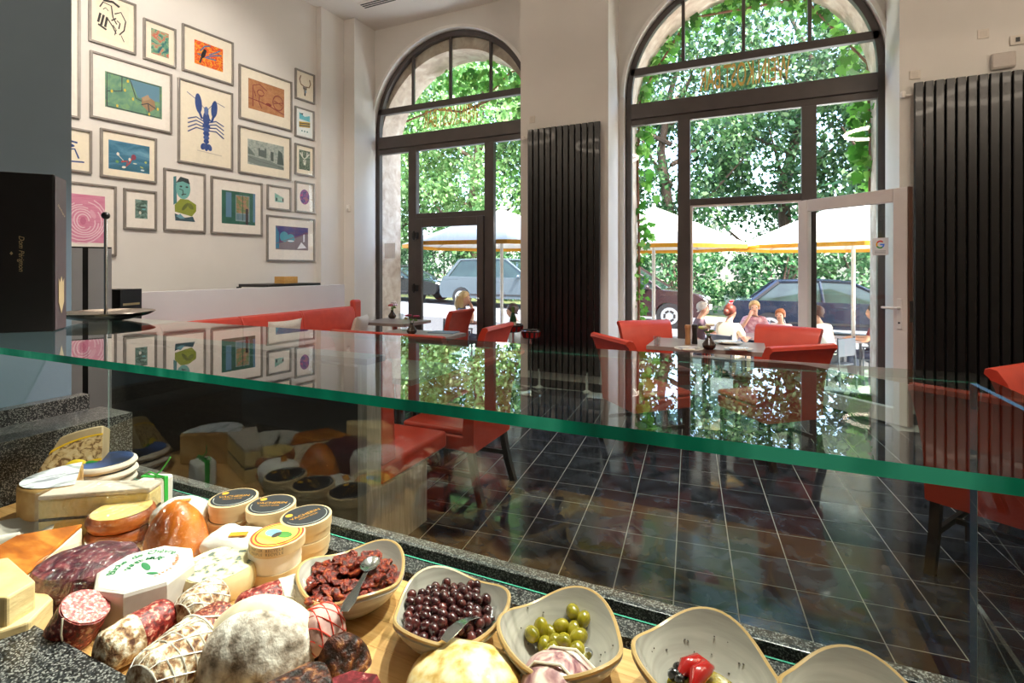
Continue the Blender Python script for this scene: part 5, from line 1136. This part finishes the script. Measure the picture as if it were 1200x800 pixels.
# ---- cheeses
def base(px, py): return P(px, py, BZ)
PAPER = pm('white_wrapping_paper', [(.3, 'e6ded6'), (.7, 'f3eee8')], .6, scale=10, bump=.3, bscale=25); ORL = flat('e0931c')
PINE = pm('chip_wood_box', [(.3, 'd6b789'), (.7, 'e6cda2')], .6, scale=6, sc3=(1, 1, 8)); LIDB = pm('black_label', [(.3, '26282c'), (.7, '303237')], .5, scale=20)
def wbox(x, y, z, label, rz, top='black', h=.041, r=.056):
    e = thing('cheese_box', label, 'cheese box', (x, y, z), rz, 'round chip wood cheese boxes')
    MB().lathe([(r - .003, 0), (r - .002, h * .55)], 36).build('box_base', PINE, e); 
    ld = MB().lathe([(r, h * .45), (r, h - .001), (r - .002, h)], 36).build('box_lid', PINE, e)
    if top == 'black':
        MB().lathe([(r - .005, h + .0003), (.001, h + .0005)], 36).build('label_disc', LIDB, ld)
        Mx = Matrix.Translation((0, 0, h + .0009))
        lettering('VACHERIN', flat('d99a2c'), ld, Mx @ Matrix.Translation((0, .004, 0)), size=.015); lettering('MONT D\'OR', flat('d99a2c'), ld, Mx @ Matrix.Translation((0, -.010, 0)), size=.008)
        MB().lathe([(.008, 0), (.001, .0003)], 16, (-.028, .026, h + .0007)).build('gold_seal', flat('e0a42c'), ld)
        MB().tube([(r * .80 * math.cos(a), r * .80 * math.sin(a), h + .0006) for a in [PI + PI * k / 20 for k in range(21)]], .0006, 4).build('ring_line', flat('d8d8d4'), ld)
    return e, ld
def stack(px, py, n, rz, where):
    q = base(px, py)
    for k in range(n): wbox(q.x + .002 * k, q.y + .003 * (k % 2), BZ + k * .0425, f'round chip wood cheese box with black lid, {"top" if k == n - 1 else "bottom"} of {where}', rz + .4 * k)
    return q
stack(272, 622, 2, .2, 'the stack nearest the paper parcels'); stack(316, 631, 2, .1, 'the middle stack'); stack(357, 646, 2, .9, 'the stack behind the dried tomatoes')
q = base(322, 671); e, ld = wbox(q.x, q.y, BZ, 'open chip wood box of paper-wrapped cheese with red and yellow lid', 0, None, .04)
for o in list(e.children): 
    if o.name.startswith('box_lid'): o.location = (.004, .004, .042)
MB().lathe([(.05, .018), (.053, .035), (.052, .062), (.03, .064)], 24).jitter(.003, 60).build('wrapped_cheese', PAPER, e)
for r_, c_, z_ in ((.053, 'c23a22', .0003), (.049, 'e9bf3a', .0005), (.045, 'c23a22', .0007), (.041, 'eed65a', .0009)): MB().lathe([(r_, .04 + z_), (.001, .0401 + z_)], 32).build('label_ring', flat(c_), ld)
MB().ell((-.012, 0, .0412), (.02, .014, .0004), 14, 4).build('label_picture', flat('7fb8d8'), ld); MB().ell((.016, .004, .0414), (.018, .012, .0004), 14, 4).build('label_picture', flat('4f8f3a'), ld); MB().ell((.002, -.004, .0416), (.008, .012, .0004), 14, 4).build('label_picture', flat('3a2f2c'), ld)
for row, tx_ in enumerate(('DE PAPEL PAPIER RECYCLE', 'ET BOITE PEUPLE RECYCLE')):
    for k, ch in enumerate(tx_):
        if ch == ' ': continue
        a = -PI / 2 - 1.1 + k * .092 - .0; a += .1
        lettering(ch, flat('6b5f55'), ld, Matrix.Rotation(a + PI / 2, 4, 'Z') @ Matrix.Translation((0, -.0564, .034 - row * .008)) @ Matrix.Rotation(PI / 2, 4, 'X'), size=.0075)

def wheel(name, label, q, R, h, side, top, n=40, sx=1, sy=1, rz=0, bulge=.06, group=None):
    e = thing(name, label, 'cheese', (q.x, q.y, BZ), rz, group)
    prof = [(R * .96, 0), (R * (1 + bulge * .6), h * .25), (R * (1 + bulge), h * .5), (R * (1 + bulge * .6), h * .8), (R * .97, h)]
    MB().lathe(prof, n, (0, 0, 0), 0, sx, sy).jitter(.0018, 40).build('rind', side, e)
    MB().lathe([(R * .95, h + .0012), (.001, h + .0016)], n, (0, 0, 0), 0, sx, sy).jitter(.0012, 50).build('top_face', top, e); return e
MOLD = pm('white_mould_rind', [(.3, 'c9c2b8'), (.6, 'e2dcd2'), (.8, 'efeae2')], .7, scale=18, detail=8, bump=.15)
BLUEC = pm('blue_cheese', [(.38, '5f6a62'), (.46, 'd9cfa2'), (.7, 'eadfb8')], .6, scale=55, detail=3, bump=.3); BLUER = pm('pale_rind', [(.3, 'dccb98'), (.7, 'eadcb2')], .6, scale=20, bump=.2)
wheel('blue_cheese', 'small blue-veined cheese wheel with cut top in clear film', base(258, 688), .07, .05, BLUER, BLUEC)
# goat cheese in octagonal paper
q = base(171, 709); e = thing('goat_cheese', 'white paper-wrapped goat cheese wheel with green lettering', 'cheese', q, .35)
oc = [(.085 * math.cos(2 * PI * k / 8 + .3), .085 * math.sin(2 * PI * k / 8 + .3)) for k in range(8)]
GP = pm('translucent_paper', [(.3, 'bdb3ab'), (.55, 'd9d2ca'), (.75, 'ebe6e0')], .45, scale=8, detail=7, dist=.5)
MB().prism(oc, 0, .075).build('wrapper', GP, e, smooth=0, bevel=.008)
lb = MB().lathe([(.072, .0752), (.001, .0757)], 40).build('label_disc', flat('f4f2ec'), e)
Mx = Matrix.Translation((0, 0, .0765)) @ Matrix.Rotation(.85, 4, 'Z')
GRN = flat('2f7a4a')
def curved(txt, R, a0, da, size, m, par):
    for k, ch in enumerate(txt):
        if ch == ' ': continue
        a = a0 - k * da; lettering(ch, m, par, Mx @ Matrix.Rotation(a - PI / 2, 4, 'Z') @ Matrix.Translation((0, R, 0)), size=size, bold=.0003)
curved('Bûche de Chèvre', .054, PI * .5 + 1.25, .175, .020, GRN, lb); curved('SAINTE MAURE', .029, PI * .5 + 1.15, .21, .016, GRN, lb)
MB().ell((0, 0, .0762), (.02, .006, .0003), 14, 4, 0, Matrix.Rotation(-.6, 4, 'Z')).ell((.03, -.02, .0762), (.012, .004, .0003), 14, 4).build('label_picture', GRN, lb)
curved('fromage frais', .052, -PI * .5 + 1.7, .13, .013, flat('e0794a'), lb)
# orange dome
ORC = pm('orange_cheese_rind', [(.3, 'b5560f'), (.55, 'd67a1c'), (.75, 'e89a3c')], .4, scale=14, detail=8, bump=.2)
q = base(207, 652); e = thing('orange_cheese', 'bright orange domed cheese in crinkled clear film', 'cheese', q, .2)
b = MB().ell((0, 0, .0), (.072, .06, .125), 28, 18); b.v = [(x, y, max(z, 0)) for x, y, z in b.v]; b.jitter(.003, 20).build('cheese_body', ORC, e)
b = MB().ell((-.008, 0, .0), (.086, .066, .130), 28, 18); b.v = [(x, y, max(z, .0005)) for x, y, z in b.v]; b.jitter(.006, 35, 2).build('film', film('cling_film'), e)
# purple wrapped cheese
PUR = pm('wine_marc_rind', [(.3, '2c1620'), (.5, '5a2430'), (.65, '8a4048'), (.8, 'a98a80')], .5, scale=26, detail=7, dist=1, bump=.6)
q = base(103, 695); e = thing('wine_cheese', 'dark purple marc-crusted cheese wrapped in cling film', 'cheese', q, .5); e.scale = (.88, .88, .95)
MB().lathe([(.088, 0), (.1, .02), (.1, .055), (.09, .072), (.05, .085), (.001, .088)], 36, (0, 0, 0), 0, 1.08, .92).jitter(.004, 40).build('cheese_body', PUR, e)
MB().lathe([(.092, .0005), (.105, .02), (.105, .058), (.094, .077), (.05, .09), (.001, .093)], 36, (0, 0, 0), 0, 1.08, .92).jitter(.004, 50, 3).build('film', film('cling_film'), e)
# orange-red round pair
RNG = pm('washed_rind', [(.3, '7a3512'), (.55, 'a5531e'), (.75, 'c4753a')], .35, scale=22, detail=7, bump=.3)
q = base(142, 630)
for k in range(2):
    e = wheel('washed_rind_cheese', f'small round orange-brown washed rind cheese, {"upper with paper label" if k else "lower"} of the pair', q + Vector((.004 * k, 0, 0)), .064, .034, RNG, flat('e8c87a') if k else RNG, bulge=.1, group='washed rind cheeses')
    e.location.z = BZ + k * .037
    if k: MB().lathe([(.066, .02), (.073, .028), (.068, .04)], 30).jitter(.002, 60).build('film', film('cling_film'), e)
# half wheel with printed top, brie wedge
TAN = pm('tan_rind', [(.3, 'a8793c'), (.55, 'c2975a'), (.75, 'd6b47c')], .55, scale=18, detail=8, bump=.2)
TPR = pm('printed_top', [(.42, '8d8f98'), (.5, 'dfe3e6'), (.75, 'eef0f0')], .4, scale=16, dist=1, sc3=(.6, 2.5, 1))
def sector(R, a, h, c=0, n=18): return [(0, 0)] + [(R * math.cos(a * (k / n - .5)), R * math.sin(a * (k / n - .5))) for k in range(n + 1)]
q = base(94, 600); e = thing('half_cheese_wheel', 'large half cheese wheel with tan rind and pale printed top', 'cheese', q, math.radians(60)); e.scale = (1, 1, 1.25)
pl = [(0.0, -.1), (0, .1)] + [(-.125 * math.sin(PI * k / 16), .1 * math.cos(PI * k / 16)) for k in range(1, 16)]
MB().prism(pl, 0, .085).build('cheese_body', TAN, e, smooth=40, bevel=.008); MB().prism([(x * .93 - .003, y * .92) for x, y in pl], .0855, .0865).build('printed_top', TPR, e, smooth=0)
BRI = pm('brie_paste', [(.3, 'dcc07a'), (.7, 'ead59a')], .5, scale=20, bump=.15); BRR = pm('brie_rind', [(.3, 'cdbba8'), (.7, 'e2d5c6')], .7, scale=16, bump=.2)
q = base(126, 619); e = thing('brie_wedge', 'long layered brie wedge with dark truffle line in film', 'cheese', q, math.radians(28)); e.scale = (1, 1, 1.4)
wd = [(-.13, -.045), (.11, -.012), (.11, .035), (-.13, .05)]
MB().prism(wd, 0, .03).build('lower_layer', BRI, e, smooth=0, bevel=.003); MB().prism([(x * .995, y * .99) for x, y in wd], .03, .034).build('truffle_line', flat('3a352f'), e, smooth=0)
MB().prism(wd, .034, .066).build('upper_layer', BRI, e, smooth=0, bevel=.003); MB().prism([(x * 1.005, y * 1.01) for x, y in wd], .0665, .075).build('rind', BRR, e, smooth=0, bevel=.003)
MB().prism([(x * 1.03, y * 1.08) for x, y in wd], .0005, .079).jitter(.002, 60).build('film', film('cling_film'), e, smooth=0)
# round flat cheeses with blue-black lids
q = base(122, 566)
for k in range(3):
    e = wheel('soft_cheese', f'flat round soft cheese with blue-black label, {("bottom", "middle", "top")[k]} of three by granite wall', q + Vector((.004 * (k % 2), 0, 0)), .078, .022, BRR, pm('blue_label', [(.35, '1d2430'), (.55, '2f4a7e'), (.7, '4f74b4')], .3, scale=6), bulge=.08, group='soft cheeses by the granite wall')
    e.location.z = BZ + k * .0245
# lemon wedge, standing
q = base(60, 592); e = thing('lemon_cheese_wedge', 'big upright cheese wedge with yellow lemon label in plastic', 'cheese', (q.x - .07, q.y + .04, BZ), math.radians(50)); e.scale = (1.15,) * 3
M_ = Matrix.Translation((0, 0, 0)) @ Matrix.Rotation(math.radians(68), 4, 'X')
n = 16; ap = (.09, .005)
arcp = [(ap[0] - .20 * math.cos(PI / 2 * k / n * .98), ap[1] + .155 * math.sin(PI / 2 * k / n * .98)) for k in range(n + 1)]
pl = [ap] + arcp
BEI = pm('beige_rind', [(.3, 'a8906c'), (.7, 'c9b48e')], .5, scale=12, detail=7); LBL = pm('printed_label', [(.42, '7a5a3a'), (.5, 'c9aa78'), (.7, 'dcc8a0')], .4, scale=70, dist=1)
MB().prism(pl, -.075, 0, 0, M_).build('cheese_body', BEI, e, smooth=40, bevel=.004)
def band(r0, r1, z, m, nm):
    def pt(r, k): return (ap[0] + (arcp[k][0] - ap[0]) * r, ap[1] + (arcp[k][1] - ap[1]) * r, z)
    vs = [M_ @ Vector(pt(r0, k)) for k in range(n + 1)] + [M_ @ Vector(pt(r1, k)) for k in range(n + 1)]
    MB().add(vs, [(k, k + 1, n + 2 + k, n + 1 + k) for k in range(n)]).build(nm, m, e, smooth=0)
band(.45, .86, .001, LBL, 'label_print'); band(.84, .87, .0015, flat('e6b81c'), 'yellow_ring'); band(.42, .46, .0015, flat('e6b81c'), 'yellow_ring')
MB().ell((.035, .062, .003), (.024, .018, .003), 14, 6, 0, M_).build('lemon_picture', flat('f0d02a'), e); MB().ell((.02, .04, .003), (.03, .009, .002), 14, 6, 0, M_).ell((.065, .06, .003), (.02, .012, .002), 14, 6, 0, M_).build('leaf_picture', flat('2f8a2c'), e)
# plate with soft cheese at the far left
q = base(-8, 648); e = thing('grey_plate', 'grey round plate with white cheese stick beside the half wheel', 'plate', q)
MB().lathe([(.05, 0), (.06, .004), (.105, .03), (.106, .034), (.1, .033), (.055, .01), (.001, .009)], 40).build('dish', CER, e); MB().tube([(-.03, -.05, .03), (.04, .03, .032)], .011, 10).build('cheese_stick', MOLD, e)
# baked cheesecake wedge
def pxpoly(name, label, cat, pts, zt, parts, zb=BZ, bevel=.004, jit=0):
    W_ = [P(x, y, zt) for x, y in pts]; c = sum(W_, Vector()) / len(W_); e = thing(name, label, cat, (c.x, c.y, zb)); pl = [(p.x - c.x, p.y - c.y) for p in W_]
    a = sum(pl[i][0] * pl[(i + 1) % len(pl)][1] - pl[(i + 1) % len(pl)][0] * pl[i][1] for i in range(len(pl)))
    if a < 0: pl = pl[::-1]
    for nm, f0, f1, m, s in parts:
        b = MB().prism([(x * s, y * s) for x, y in pl], (zt - zb) * f0, (zt - zb) * f1)
        b.build(nm, m, e, smooth=0, bevel=bevel)
    return e
BRN = pm('browned_top', [(.3, '8a4310'), (.5, 'b5651c'), (.7, 'd6903a')], .35, scale=12, detail=7, sc3=(1, 3, 1)); WCH = pm('white_curd', [(.35, 'e8c47a'), (.5, 'f3e6c4'), (.7, 'f6eeda')], .6, scale=10, bump=.15)
pxpoly('baked_cheese_wedge', 'wedge of baked white cheese with browned top', 'cheese', [(97, 613), (30, 672), (-40, 660), (20, 626)], BZ + .07, [('white_body', 0, .88, WCH, 1), ('browned_top', .88, 1.0, BRN, 1.005)])
PAR = pm('hard_cheese', [(.3, 'd0b27a'), (.6, 'dfc692'), (.8, 'e8d4a8')], .55, scale=14, detail=8, sc3=(1, 1, 3), bump=.3)
pxpoly('hard_cheese_block', 'pale yellow hard cheese block lying lower at the granite ledge', 'cheese', [(43, 683), (62, 700), (34, 728), (-10, 742), (-40, 712)], BZ + .05, [('block', 0, 1, PAR, 1)])
pxpoly('hard_cheese_block', 'pale yellow hard cheese block standing higher beside the baked wedge', 'cheese', [(10, 652), (42, 680), (8, 700), (-50, 700), (-35, 660)], BZ + .10, [('block', 0, 1, PAR, 1)])
# paper parcels
def parcel(px, py, sx, sy, h, rz, label, seed):
    q = base(px, py); e = thing('paper_parcel', label, 'parcel', q, rz, 'white paper cheese parcels')
    b = MB(); nn = 16; vs = []; fs = []
    b.ell((0, 0, h * .5), (sx, sy, h * .52), 24, 14); b.v = [(sx * math.copysign(min(1, abs(x / sx) ** .6), x), sy * math.copysign(min(1, abs(y / sy) ** .6), y), max(0.0, min(h, z))) for x, y, z in b.v]
    b.jitter(.006, 28, seed); b.v = [(x, y, max(z, 0)) for x, y, z in b.v]; b.build('paper', PAPER, e, smooth=25)
    MB().box((sx * .1, -sy * .2, h + .003), (.038, .016, .0015), .4).build('price_label', ORL, e, smooth=0)
    MB().box((sx * .55, -sy * .75, h * .7), (.03, .002, .016), -.3).build('price_label', ORL, e, smooth=0)
parcel(214, 626, .066, .05, .085, .3, 'white paper cheese parcel with orange label behind orange cheese', 4)
parcel(280, 655, .085, .05, .06, .15, 'white paper cheese parcel with orange labels before the cheese boxes', 5)
q = base(181, 590); e = thing('ribboned_parcel', 'small white parcel tied with bright green ribbon', 'parcel', q, .3)
MB().bx(-.035, .035, -.03, .03, 0, .075).jitter(.003, 30).build('paper', PAPER, e, bevel=.008)
RIB = flat('3fc04a', .4)
MB().bx(-.037, .037, -.006, .006, .0, .0775).build('ribbon_band', RIB, e, smooth=0); MB().tube([(0, 0, .077), (.015, .005, .09), (.03, .0, .105), (.045, .005, .13)], .002, 5).build('ribbon_tail', RIB, e); MB().tube([(0, 0, .077), (.02, -.01, .085), (.04, -.01, .082), (.02, 0, .077), (-.02, .005, .086), (-.035, .005, .078), (0, 0, .077)], .002, 5).build('ribbon_bow', RIB, e)

# ---- salami and ham
SRED = pm('salami_meat', [(.35, '4a0d0c'), (.47, '7a1c18'), (.56, '9a3028'), (.64, 'd09a84')], .45, scale=140, detail=4, bump=.25); SCUT = pm('salami_cut_face', [(.35, '9a3438'), (.46, 'c05a58'), (.56, 'da8a80'), (.64, 'f2dccf')], .4, scale=190, detail=3)
CAS = pm('mouldy_casing', [(.34, '5a3422'), (.44, '9a7450'), (.53, 'cdb898'), (.62, 'efe6d4')], .75, scale=80, detail=7, bump=.6); SBR = pm('brown_salami', [(.35, '45130c'), (.48, '722519'), (.57, '9a4a34'), (.65, 'd8b48a')], .5, scale=190, detail=4, bump=.3); TWINE = pm('twine', 'e6dcc6', .8, scale=60); REDN = flat('d8402e', .5)
def salami(label, a, b, r, parts, net=None, string=False, name='salami', ends='round'):
    """a, b = pixels of the two ends on the board; parts = [(name, from, to, material)] along it"""
    A, B = P(*a, BZ + r), P(*b, BZ + r); d = B - A; L = d.length; e = thing(name, label, 'salami', (A.x, A.y, BZ), math.atan2(d.y, d.x), 'salamis and hams on the counter')
    def rad(t): return r * (1 - .10 * (2 * t - 1) ** 2) * min(1, (max(0.0, 1 - max(0, abs(2 * t - 1) - (1 - 1.2 * r / L)) ** 2 / (1.2 * r / L) ** 2)) ** .5 if ends == 'round' else 1)
    for nm, f0, f1, m in parts:
        ts = [f0 + (f1 - f0) * k / 14 for k in range(15)]
        bb = MB().tube([(t * L, 0, r) for t in ts], [max(rad(t) * (1.02 if 'casing' in nm else 1), .0015) for t in ts], 24).jitter(.0022, 45, int(a[0])); bb.v = [(x, y, max(z, .0002)) for x, y, z in bb.v]; bb.build(nm, m, e, smooth=50)
    if net:
        f0, f1, m = net; nb = MB(); k = f0
        while k <= f1: nb.tube([(k * L, rad(k) * 1.03 * math.cos(q_), r + rad(k) * 1.03 * math.sin(q_)) for q_ in [2 * PI * j / 20 for j in range(21)]], .0011, 4); k += .018 / L
        for j in range(10):
            q_ = 2 * PI * j / 10; nb.tube([(t * L, rad(t) * 1.03 * math.cos(q_ + 2 * t), r + rad(t) * 1.03 * math.sin(q_ + 2 * t)) for t in [f0 + (f1 - f0) * i / 10 for i in range(11)]], .0011, 4)
        nb.v = [(x, y, max(z, .0)) for x, y, z in nb.v]; nb.build('netting', m, e)
    if string:
        t0 = string; s = MB().tube([(t0 * L, rad(t0) * 1.05 * math.cos(q_), r + rad(t0) * 1.05 * math.sin(q_)) for q_ in [2 * PI * j / 24 for j in range(25)]], .002, 5)
        s.tube([(t0 * L, 0, 2 * r), (t0 * L + .02, -.025, 2 * r - .006), (t0 * L + .03, -r * .9, r * 1.5), (t0 * L + .055, -r * 1.05, r * 1.2)], .002, 5).tube([(t0 * L, 0, 2 * r), (t0 * L - .03, .01, 2 * r)], .002, 5).tube([(t0 * L, 0, 2 * r), (t0 * L - .01, -r * .8, r * 1.6), (t0 * L + .02, -r * 1.05, r * 1.1), (t0 * L + .05, -r * 1.08, r * .9)], .002, 5)
        s.build('string', TWINE, e)
    return e
NW = pm('white_net', 'ece6da', .8)
q = base(92, 756); e = thing('salami', 'short red salami stub with pale pink slanting cut face by granite ledge', 'salami', q, 0, 'salamis and hams on the counter')
ax = Vector((.45, .22, .87)).normalized(); p0 = Vector((-.012, -.006, .022)); p1 = p0 + ax * .052
bb = MB().tube([p0 - ax * .006, p0, p0 + ax * .026, p1], [.03, .038, .039, .038], 28).jitter(.0016, 45, 2); bb.v = [(x, y, max(z, .0003)) for x, y, z in bb.v]; bb.build('meat', SRED, e, smooth=50)
MB().tube([p1 - ax * .002, p1 + ax * .0022], [.0365, .036], 28).build('cut_face', SCUT, e)
MB().tube([p0 + Vector((.03, -.024, .005)), p0 + ax * .03 + Vector((.022, -.036, 0)), p1 + Vector((.01, -.038, .006))], .0015, 5).build('string', TWINE, e)
salami('red salami peeled at one end with white mottled casing at the other', (112, 772), (204, 716), .034, [('casing', 0, .46, CAS), ('meat', .44, 1, SRED)])
salami('pale mould-covered netted salami behind the peeled red one', (208, 728), (262, 692), .036, [('casing', 0, 1, CAS)], net=(.08, .92, NW))
salami('thick mould-white netted salami tied with string, brown peeled end', (158, 812), (272, 722), .043, [('casing', 0, .62, CAS), ('meat', .6, 1, SBR)], net=(.06, .6, NW), string=.6)
salami('dark red salami with white netted end beside the tomato bowl', (272, 722), (362, 690), .034, [('meat', 0, .62, SRED), ('casing', .6, 1, MOLD)], net=(.62, .95, NW))
salami('thick sausage in red string net', (352, 752), (402, 728), .04, [('casing', 0, 1, pm('pink_ham_casing', [(.35, 'b98a84'), (.55, 'd9b8ac'), (.75, 'efe0d6')], .6, scale=20))], net=(.05, .95, REDN), name='netted_sausage')
def ham(name, label, px, py, sx, sy, sz, rz, m, seed, amp=.006, parts=(), tiltx=0):
    q = base(px, py); e = thing(name, label, 'ham', q, rz, 'salamis and hams on the counter')
    b = MB().ell((0, 0, 0), (sx, sy, sz), 36, 22); b.v = [(x * (1 + .12 * y / sy), y, max(z * (1 + tiltx * x / sx), 0)) for x, y, z in b.v]; b.jitter(amp, 18, seed); b.v = [(x, y, max(z, 0)) for x, y, z in b.v]; b.build('ham_body', m, e); return e
HAMW = pm('white_mould_ham', [(.32, '6a5d4e'), (.43, 'a8998a'), (.54, 'cfc5b8'), (.66, 'efe8dc')], .75, scale=42, detail=10, bump=.6)
e = ham('mould_ham', 'big mould-white cured ham half with cream fat edge', 300, 792, .095, .062, .105, math.radians(30), HAMW, 3)
b = MB().ell((0, .022, 0), (.1, .052, .112), 36, 22); b.v = [(x, y, max(z, 0)) for x, y, z in b.v]; b.jitter(.003, 18, 5).build('fat_edge', pm('cream_fat', [(.3, 'e0d0aa'), (.7, 'f1e8d0')], .5, scale=40), e)
DKM = pm('dark_cured_meat', [(.34, '160906'), (.47, '33160d'), (.57, '5a2a18'), (.68, 'a06a3c')], .5, scale=70, detail=8, bump=1.0)
ham('cured_neck', 'dark ridged cured pork neck beside the red-netted sausage', 398, 780, .048, .04, .05, .4, DKM, 6, .011)
pxpoly('cured_loin', 'dark smoked cured loin with burnt orange spots before the mould ham', 'ham', [(300, 800), (360, 770), (384, 768), (392, 792), (380, 830), (300, 850)], BZ + .07, [('loin', 0, 1, DKM, 1)], bevel=.014)
RH = pm('deep_red_ham', [(.35, '4a0e14'), (.5, '6e1a22'), (.62, '8e3038'), (.72, 'c99a8e')], .35, scale=45, dist=2)
pxpoly('red_ham', 'deep red cured ham piece with pale rind at the board edge', 'ham', [(386, 794), (412, 784), (444, 789), (456, 815), (420, 840), (384, 820)], BZ + .035, [('ham_rind', 0, .9, pm('ham_rind', [(.3, 'b89a78'), (.7, 'd9c4a4')], .5, scale=30), 1.0), ('ham_meat', .9, 1.05, RH, .93)], bevel=.005)
FATY = pm('yellow_fat_ham', [(.36, 'cf9a44'), (.46, 'ebcb84'), (.56, 'f3e2b4'), (.68, 'f8f0d8')], .45, scale=34, detail=9, bump=.15, coat=.3)
ham('fat_ham', 'large yellow-fat ham in front of the olive bowls', 545, 822, .1, .08, .075, .2, FATY, 8, .006)
PKH = pm('pink_marbled_ham', [(.34, '7a4a54'), (.46, 'bb8e8c'), (.56, 'e2ccbe'), (.68, 'f4ebe0')], .35, scale=22, detail=6, dist=1.5, coat=.4)
e = ham('marbled_ham', 'pink and white marbled ham tied with string before green olives', 655, 832, .07, .07, .075, -.3, PKH, 9, .005)
for k in (-.02, .02): MB().tube([(-.066, k - .02, .02), (-.03, k, .068), (.01, k + .01, .078), (.05, k + .02, .052)], .0022, 6).build('string', TWINE, e)
# ------------------------------------------------------------------ lamps (out of view, above)
def ring_lamp(label, loc, R, energy):
    e = thing('ring_lamp', label, 'lamp', loc, 0, 'ring pendant lamps')
    pts = [(R * math.cos(2 * PI * k / 48), R * math.sin(2 * PI * k / 48), 0) for k in range(49)]
    m, nt, b = newmat('warm_light_tube'); b.inputs['Base Color'].default_value = lin('fff0d8'); b.inputs['Emission Color'].default_value = lin((1, .93, .84)); b.inputs['Emission Strength'].default_value = energy
    MB().tube(pts, .035, 10, caps=False).build('light_tube', m, e)
    for k in range(3):
        a = 2 * PI * k / 3; MB().tube([(R * math.cos(a), R * math.sin(a), .03), (0, 0, CH - loc[2] - .02)], .003, 5).build('wire', STEEL, e)
    MB().lathe([(.06, 0), (.06, .03)], 20, (0, 0, CH - loc[2] - .03)).build('canopy', flat('d8d4ce'), e)
ring_lamp('large glowing ring pendant lamp hanging on the right', (2.2, 2.2, 4.0), .5, 22)
ring_lamp('large glowing ring pendant lamp hanging above the left end of the counter', (-3.0, .6, 4.3), .55, 16)
ring_lamp('large glowing ring pendant lamp hanging near the picture wall', (-4.2, 2.0, 4.3), .55, 14)
ring_lamp('large glowing ring pendant lamp hanging before the right-hand radiator', (2.9, 3.4, 3.8), .5, 16)
def spot(label, loc, tgt, watt, size=50, col=(1, .94, .86)):
    e = thing('ceiling_spot', label, 'lamp', loc, 0, 'ceiling spotlights')
    d = (Vector(tgt) - Vector(loc)).normalized()
    MB().tube([-d * .14, d * .0], [.045, .05], 18, caps=False).build('housing', BLACK, e); MB().tube([(0, 0, .05), (0, 0, CH - loc[2])], .008, 6).build('stem', BLACK, e)
    l = bpy.data.lights.new('spot_beam', 'SPOT'); l.energy = watt; l.spot_size = math.radians(size); l.spot_blend = .6; l.shadow_soft_size = .03; l.color = col
    o = bpy.data.objects.new('spot_beam', l); C.objects.link(o); o.parent = e; o.location = d * .02; o.rotation_euler = d.to_track_quat('-Z', 'Y').to_euler()
spot('black ceiling spotlight aimed at the olive bowls', (.35, 1.75, 3.4), (-.35, .75, .85), 225, 44)
spot('black ceiling spotlight aimed at the salamis', (-.45, 1.9, 3.4), (-.9, .72, .85), 225, 44)
spot('black ceiling spotlight aimed at the cheeses', (-1.1, 1.9, 3.4), (-1.5, .75, .85), 225, 44)
spot('black ceiling spotlight washing the picture wall', (-3.2, 2.6, 4.7), (-5.9, 3.6, 3.0), 170, 80, (1, .93, .84))
spot('black ceiling spotlight aimed at the window table', (-.2, 3.2, 4.6), (-.3, 4.8, .5), 200, 60)
